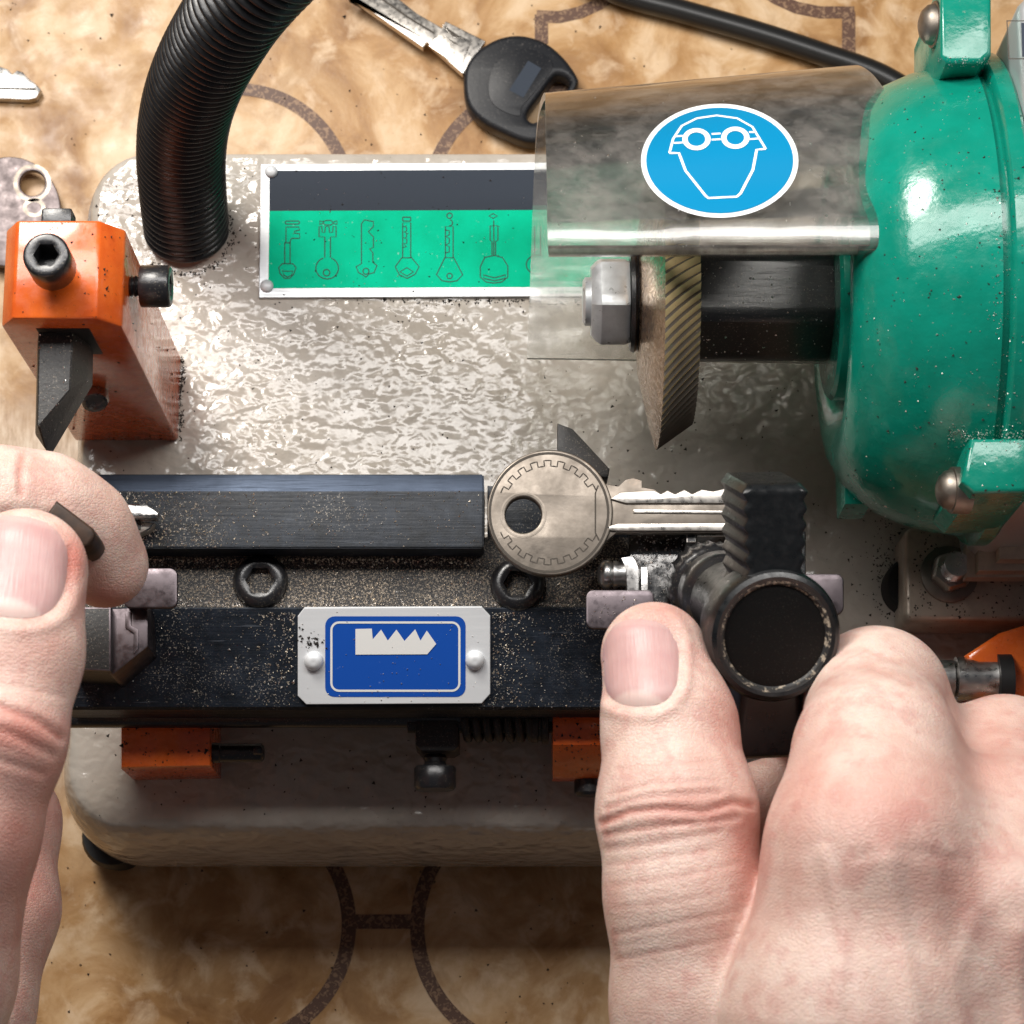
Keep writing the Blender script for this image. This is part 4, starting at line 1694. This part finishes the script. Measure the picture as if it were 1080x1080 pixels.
def left_sdf(G):
    thumb = chain(G, [(25, 603, 17.2, 1.12, .85), (10, 690, 17.5, 1.22, .88), (-8, 780, 17.7, 1.20, .95), (-40, 880, 17.4, 1.26), (-85, 1030, 16.4, 1.6), (-150, 1200, 15.5, 2.1)], .35)
    index = chain(G, [(111, 596, 13.4, .82), (84, 558, 14.0, .86), (45, 535, 14.6, .91), (-15, 533, 15.1, 1.0), (-85, 565, 15.4, 1.08), (-230, 780, 15.4, 1.45)], .6)
    mid = chain(G, [(-70, 800, 11.2, .95), (2, 868, 12.0, 1.05), (2, 960, 12.3, 1.02), (-30, 1070, 12.4, 1.1), (-140, 1180, 13.0, 1.5)], .4)
    palm = chain(G, [(-230, 780, 15.2, 1.6), (-260, 1000, 15.0, 2.2), (-280, 1250, 15.2, 2.6), (-330, 1500, 15.8, 2.7), (-420, 1900, 17.5, 3.1)], .5)
    palm = smin(palm, chain(G, [(-150, 1200, 15.0, 2.1), (-300, 1400, 15.6, 2.5)], .5), .9)
    palm = smin(palm, chain(G, [(-150, 850, 13.0, 1.4), (-170, 1180, 14.0, 2.0)], .5), .7)
    d = smin(palm, mid, .5)
    d = smin(d, index, .5)
    d = smin(d, thumb, .16)
    return d


rc_creases = [
    ([(636, 868), (664, 856), (700, 853), (740, 857), (772, 846), (792, 850)], 3.6, .045),
    ([(640, 880), (690, 872), (735, 868), (778, 862)], 3.0, .03),
    ([(640, 852), (676, 842), (720, 838), (760, 836)], 2.8, .026),
    ([(644, 838), (690, 826), (745, 824)], 2.6, .016),
    ([(640, 896), (700, 888), (760, 876)], 2.8, .018),
    ([(642, 912), (690, 906), (750, 896)], 2.8, .014),
    ([(650, 812), (700, 806), (760, 802)], 2.6, .010),
    ([(645, 934), (720, 924), (780, 910)], 3.0, .012),
    ([(650, 958), (720, 950), (785, 935)], 3.0, .010),
    ([(650, 985), (720, 972), (785, 960)], 3.2, .012),
    ([(652, 1012), (730, 998), (790, 985)], 3.2, .010),
    ([(880, 690), (910, 684), (950, 700)], 3.0, .010),
    ([(876, 706), (915, 702), (962, 722)], 3.2, .012),
    ([(872, 722), (915, 718), (965, 742)], 3.0, .010),
    ([(900, 905), (950, 896), (1005, 905)], 6, .010),
]
rc_creases += [([(935, 905), (948, 980), (965, 1090)], 12, -.05), ([(1005, 900), (1030, 960), (1005, 1030), (1015, 1090)], 10, -.022), ([(1075, 985), (1078, 1090)], 12, -.05), ([(870, 900), (890, 980), (880, 1080)], 7, -.025)]
rc_bulge = [(930, 890, 60, 50, .10), (1060, 950, 50, 50, .10), (860, 1010, 30, 90, .04), (985, 1010, 22, 120, .05), (712, 862, 70, 30, .04)]
rc_flush = [(735, 850, 60, 25, .4), (935, 860, 75, 60, .38), (700, 650, 40, 28, .3), (1040, 800, 50, 60, .3), (850, 830, 30, 70, .35), (780, 760, 25, 60, .35), (790, 900, 25, 70, .45), (1000, 930, 60, 40, .3)]
rnails = [(674, 698, .03, -1, 46, 42)]
make_hand('hand', right_sdf, (1.3, -8.0, 8.0), (15.5, 12.0, 20.6), .062, person, rc_creases, rc_bulge, rc_flush, rnails)
lc_creases = [
    ([(-40, 742), (0, 746), (40, 762), (64, 778)], 4.5, .045),
    ([(-40, 765), (10, 774), (55, 796)], 4, .03),
    ([(-40, 792), (0, 802), (45, 816)], 4, .022),
    ([(-40, 722), (20, 724), (66, 735)], 3.5, .012),
    ([(24, 482), (21, 500), (22, 520)], 4, .03),
]
lc_bulge = [(10, 760, 50, 25, .05)]
lc_flush = [(76, 590, 14, 28, .75), (20, 775, 60, 30, .6), (110, 635, 40, 22, .55), (25, 690, 60, 30, .25), (20, 900, 50, 120, .45), (50, 830, 30, 60, .4)]
lnails = [(14, 596, .12, -1, 54, 58)]
make_hand('hand', left_sdf, (-21.0, -8.5, 9.6), (-5.6, 12.6, 20.4), .066, person, lc_creases, lc_bulge, lc_flush, lnails)

# ================================================================== SWARF


def flakes(name, pts, smin_, smax, matk, flat=.5):
    bm = B()
    for p in pts:
        s = random.uniform(smin_, smax) * (1.7 if random.random() < .06 else 1)
        a = random.uniform(0, 6.28)
        e = random.uniform(.35, 1.0)
        u = Vector((math.cos(a), math.sin(a), random.uniform(-.3, .3))) * s
        v = Vector((-math.sin(a), math.cos(a), random.uniform(-.3, .3))) * s * e
        w = Vector((0, 0, s * flat))
        q = [bm.verts.new(p + u), bm.verts.new(p - u * .6 + v), bm.verts.new(p - u * .6 - v), bm.verts.new(p + w)]
        bm.faces.new((q[0], q[1], q[3]))
        bm.faces.new((q[1], q[2], q[3]))
        bm.faces.new((q[2], q[0], q[3]))
    o = obj(name, bm, matk, smooth=False)
    o['kind'] = 'stuff'
    return o


pts = []


def ridge(n):
    for _ in range(n):
        px = random.uniform(80, 508)
        if random.random() < .45:
            px = 80 + abs(random.gauss(0, 110))
        py = random.uniform(501, 577)
        if px > 506:
            continue
        pts.append(P(px, py, zr + .005) if py > 518 else None)


ridge(1100)
for _ in range(900):
    px, py = 110 + abs(random.gauss(0, 70)), random.uniform(519, 577)
    if px < 506:
        pts.append(P(px, py, zr + .005))
pts = [p for p in pts if p]
for _ in range(2400):
    py = 590 + 52 * random.random() ** .7
    pts.append(P(random.uniform(75, 660), py, zch + .005))
for _ in range(700):
    pts.append(P(random.uniform(75, 660), 589 + abs(random.gauss(0, 3)), zch + .005))
    pts.append(P(random.uniform(75, 660), 640 - abs(random.gauss(0, 3)), zch + .005))
for _ in range(1600):
    px = random.choice((random.uniform(80, 640), random.gauss(300, 22), random.gauss(530, 18)))
    py = 646 + 100 * random.random() ** 1.4
    if not (312 < px < 519) and px < 660:
        pts.append(PF(px, py, .004))
fa = pts[::2]
fb = pts[1::2]
flakes('brass_filings', fa, .011, .028, 'brass_swarf')
for _ in range(420):
    px, py = random.gauss(700, 28), random.gauss(585, 22)
    if 666 < px < 760 and 552 < py < 650:
        fb.append(P(px, py, 9.76))
for _ in range(60):
    px, py = random.gauss(650, 24), random.gauss(640, 12)
    if 622 < px < 686 and 626 < py < 660:
        fb.append(P(px, py, 10.305))
bpy.context.view_layer.update()
dgr = bpy.context.evaluated_depsgraph_get()


def land(px, py):
    ok, loc, nor, _, ob_, _ = sc.ray_cast(dgr, CAMP, ray(px, py))
    return (loc + nor * .004, ob_) if ok else (None, None)


def strew(dst, n, fx, fy, only):
    for _ in range(n):
        q, ob_ = land(fx(), fy())
        if q is not None and ob_.name.split('.')[0] in only:
            dst.append(q)


G_ = random.gauss
U_ = random.uniform
strew(fb, 260, lambda: U_(885, 1080), lambda: U_(80, 545), ('motor_housing', 'lug'))
strew(fb, 200, lambda: U_(1000, 1080), lambda: G_(459, 5), ('motor_housing', 'lug'))
strew(fb, 120, lambda: G_(1058, 7), lambda: U_(200, 455), ('motor_housing',))
strew(fb, 60, lambda: U_(990, 1046), lambda: G_(66, 3), ('motor_housing', 'lug'))
strew(fb, 110, lambda: U_(585, 960), lambda: U_(100, 262), ('safety_guard',))
strew(fb, 70, lambda: U_(285, 560), lambda: U_(180, 305), ('picture_plate',))
strew(fb, 60, lambda: U_(318, 512), lambda: U_(645, 740), ('carriage_plate',))
strew(fb, 120, lambda: U_(740, 890), lambda: U_(280, 380), ('spindle',))
strew(fb, 60, lambda: U_(40, 92), lambda: U_(350, 470), ('tracer_blade',))
flakes('bright_filings', fb, .010, .026, 'silver_swarf')
pts = []
for _ in range(850):
    px, py = random.uniform(95, 930), random.uniform(175, 860)
    pts.append(P(px, py, ZB + .0))
for _ in range(260):
    a = random.uniform(-1.2, 2.6)
    q = P(197, 244, ZB)
    r = 1.0 + abs(random.gauss(0, .09))
    pts.append(q + Vector((r * math.cos(-a + .2), r * math.sin(-a + .2), 0)))
for _ in range(160):
    pts.append(Vector((xr + abs(random.gauss(0, .06)), random.uniform(yf, yb), ZB)))
for _ in range(170):
    q = P(random.gauss(520, 70), 316 + abs(random.gauss(0, 2.5)), ZB)
    pts.append(q)
for _ in range(260):
    pts.append(P(random.gauss(935, 12), random.gauss(600, 40), ZB))
for _ in range(240):
    px, py = random.uniform(958, 1080), random.uniform(560, 652)
    pts.append(P(px, py, 6.5))
for _ in range(260):
    px, py = random.uniform(-20, 1100), random.choice((random.uniform(-20, 155), random.uniform(915, 1090)))
    pts.append(P(px, py, .02))
strew(pts, 110, lambda: U_(0, 190), lambda: U_(232, 465), ('tracer_holder',))
strew(pts, 60, lambda: U_(285, 560), lambda: U_(180, 312), ('picture_plate',))
strew(pts, 90, lambda: U_(127, 225), lambda: U_(750, 826), ('support_block',))
strew(pts, 50, lambda: U_(583, 640), lambda: U_(750, 820), ('pivot_block',))
strew(pts, 40, lambda: G_(330, 8), lambda: G_(676, 6), ('carriage_plate',))
strew(pts, 150, lambda: U_(885, 1080), lambda: U_(70, 545), ('motor_housing', 'lug'))
flakes('dark_grit', pts, .012, .042, 'dark_swarf', .6)

# ================================================================== LIGHT
w = bpy.data.worlds.new('World')
sc.world = w
w.use_nodes = True
bg = w.node_tree.nodes['Background']
bg.inputs[0].default_value = (.68, .74, .84, 1)
bg.inputs[1].default_value = .075


def area(name, loc, target, size, sizey, power, col):
    l = bpy.data.lights.new(name, 'AREA')
    l.shape = 'RECTANGLE'
    l.size = size
    l.size_y = sizey
    l.energy = power
    l.color = col
    o = bpy.data.objects.new(name, l)
    C.objects.link(o)
    o.location = loc
    o.rotation_euler = (Vector(target) - Vector(loc)).to_track_quat('-Z', 'Y').to_euler()
    return o


wl = area('window_lamp', (-20, 43, 42), (0, 15, 5), 17, 14, 20500, (1.0, .95, .88))
wl.data.shape = 'ELLIPSE'
area('tube_lamp', (2, 26.5, 40), (2, 16, 6), 56, 7.5, 14500, (1.0, .97, .94))

sc.view_settings.view_transform = 'Standard'
sc.view_settings.look = 'None'
sc.view_settings.exposure = 0.0
sc.view_settings.gamma = 1.0
sc.view_settings.use_curve_mapping = False
sc.cycles.max_bounces = 10
sc.cycles.transparent_max_bounces = 16
sc.cycles.use_denoising = True
sc.cycles.sample_clamp_indirect = 6.0
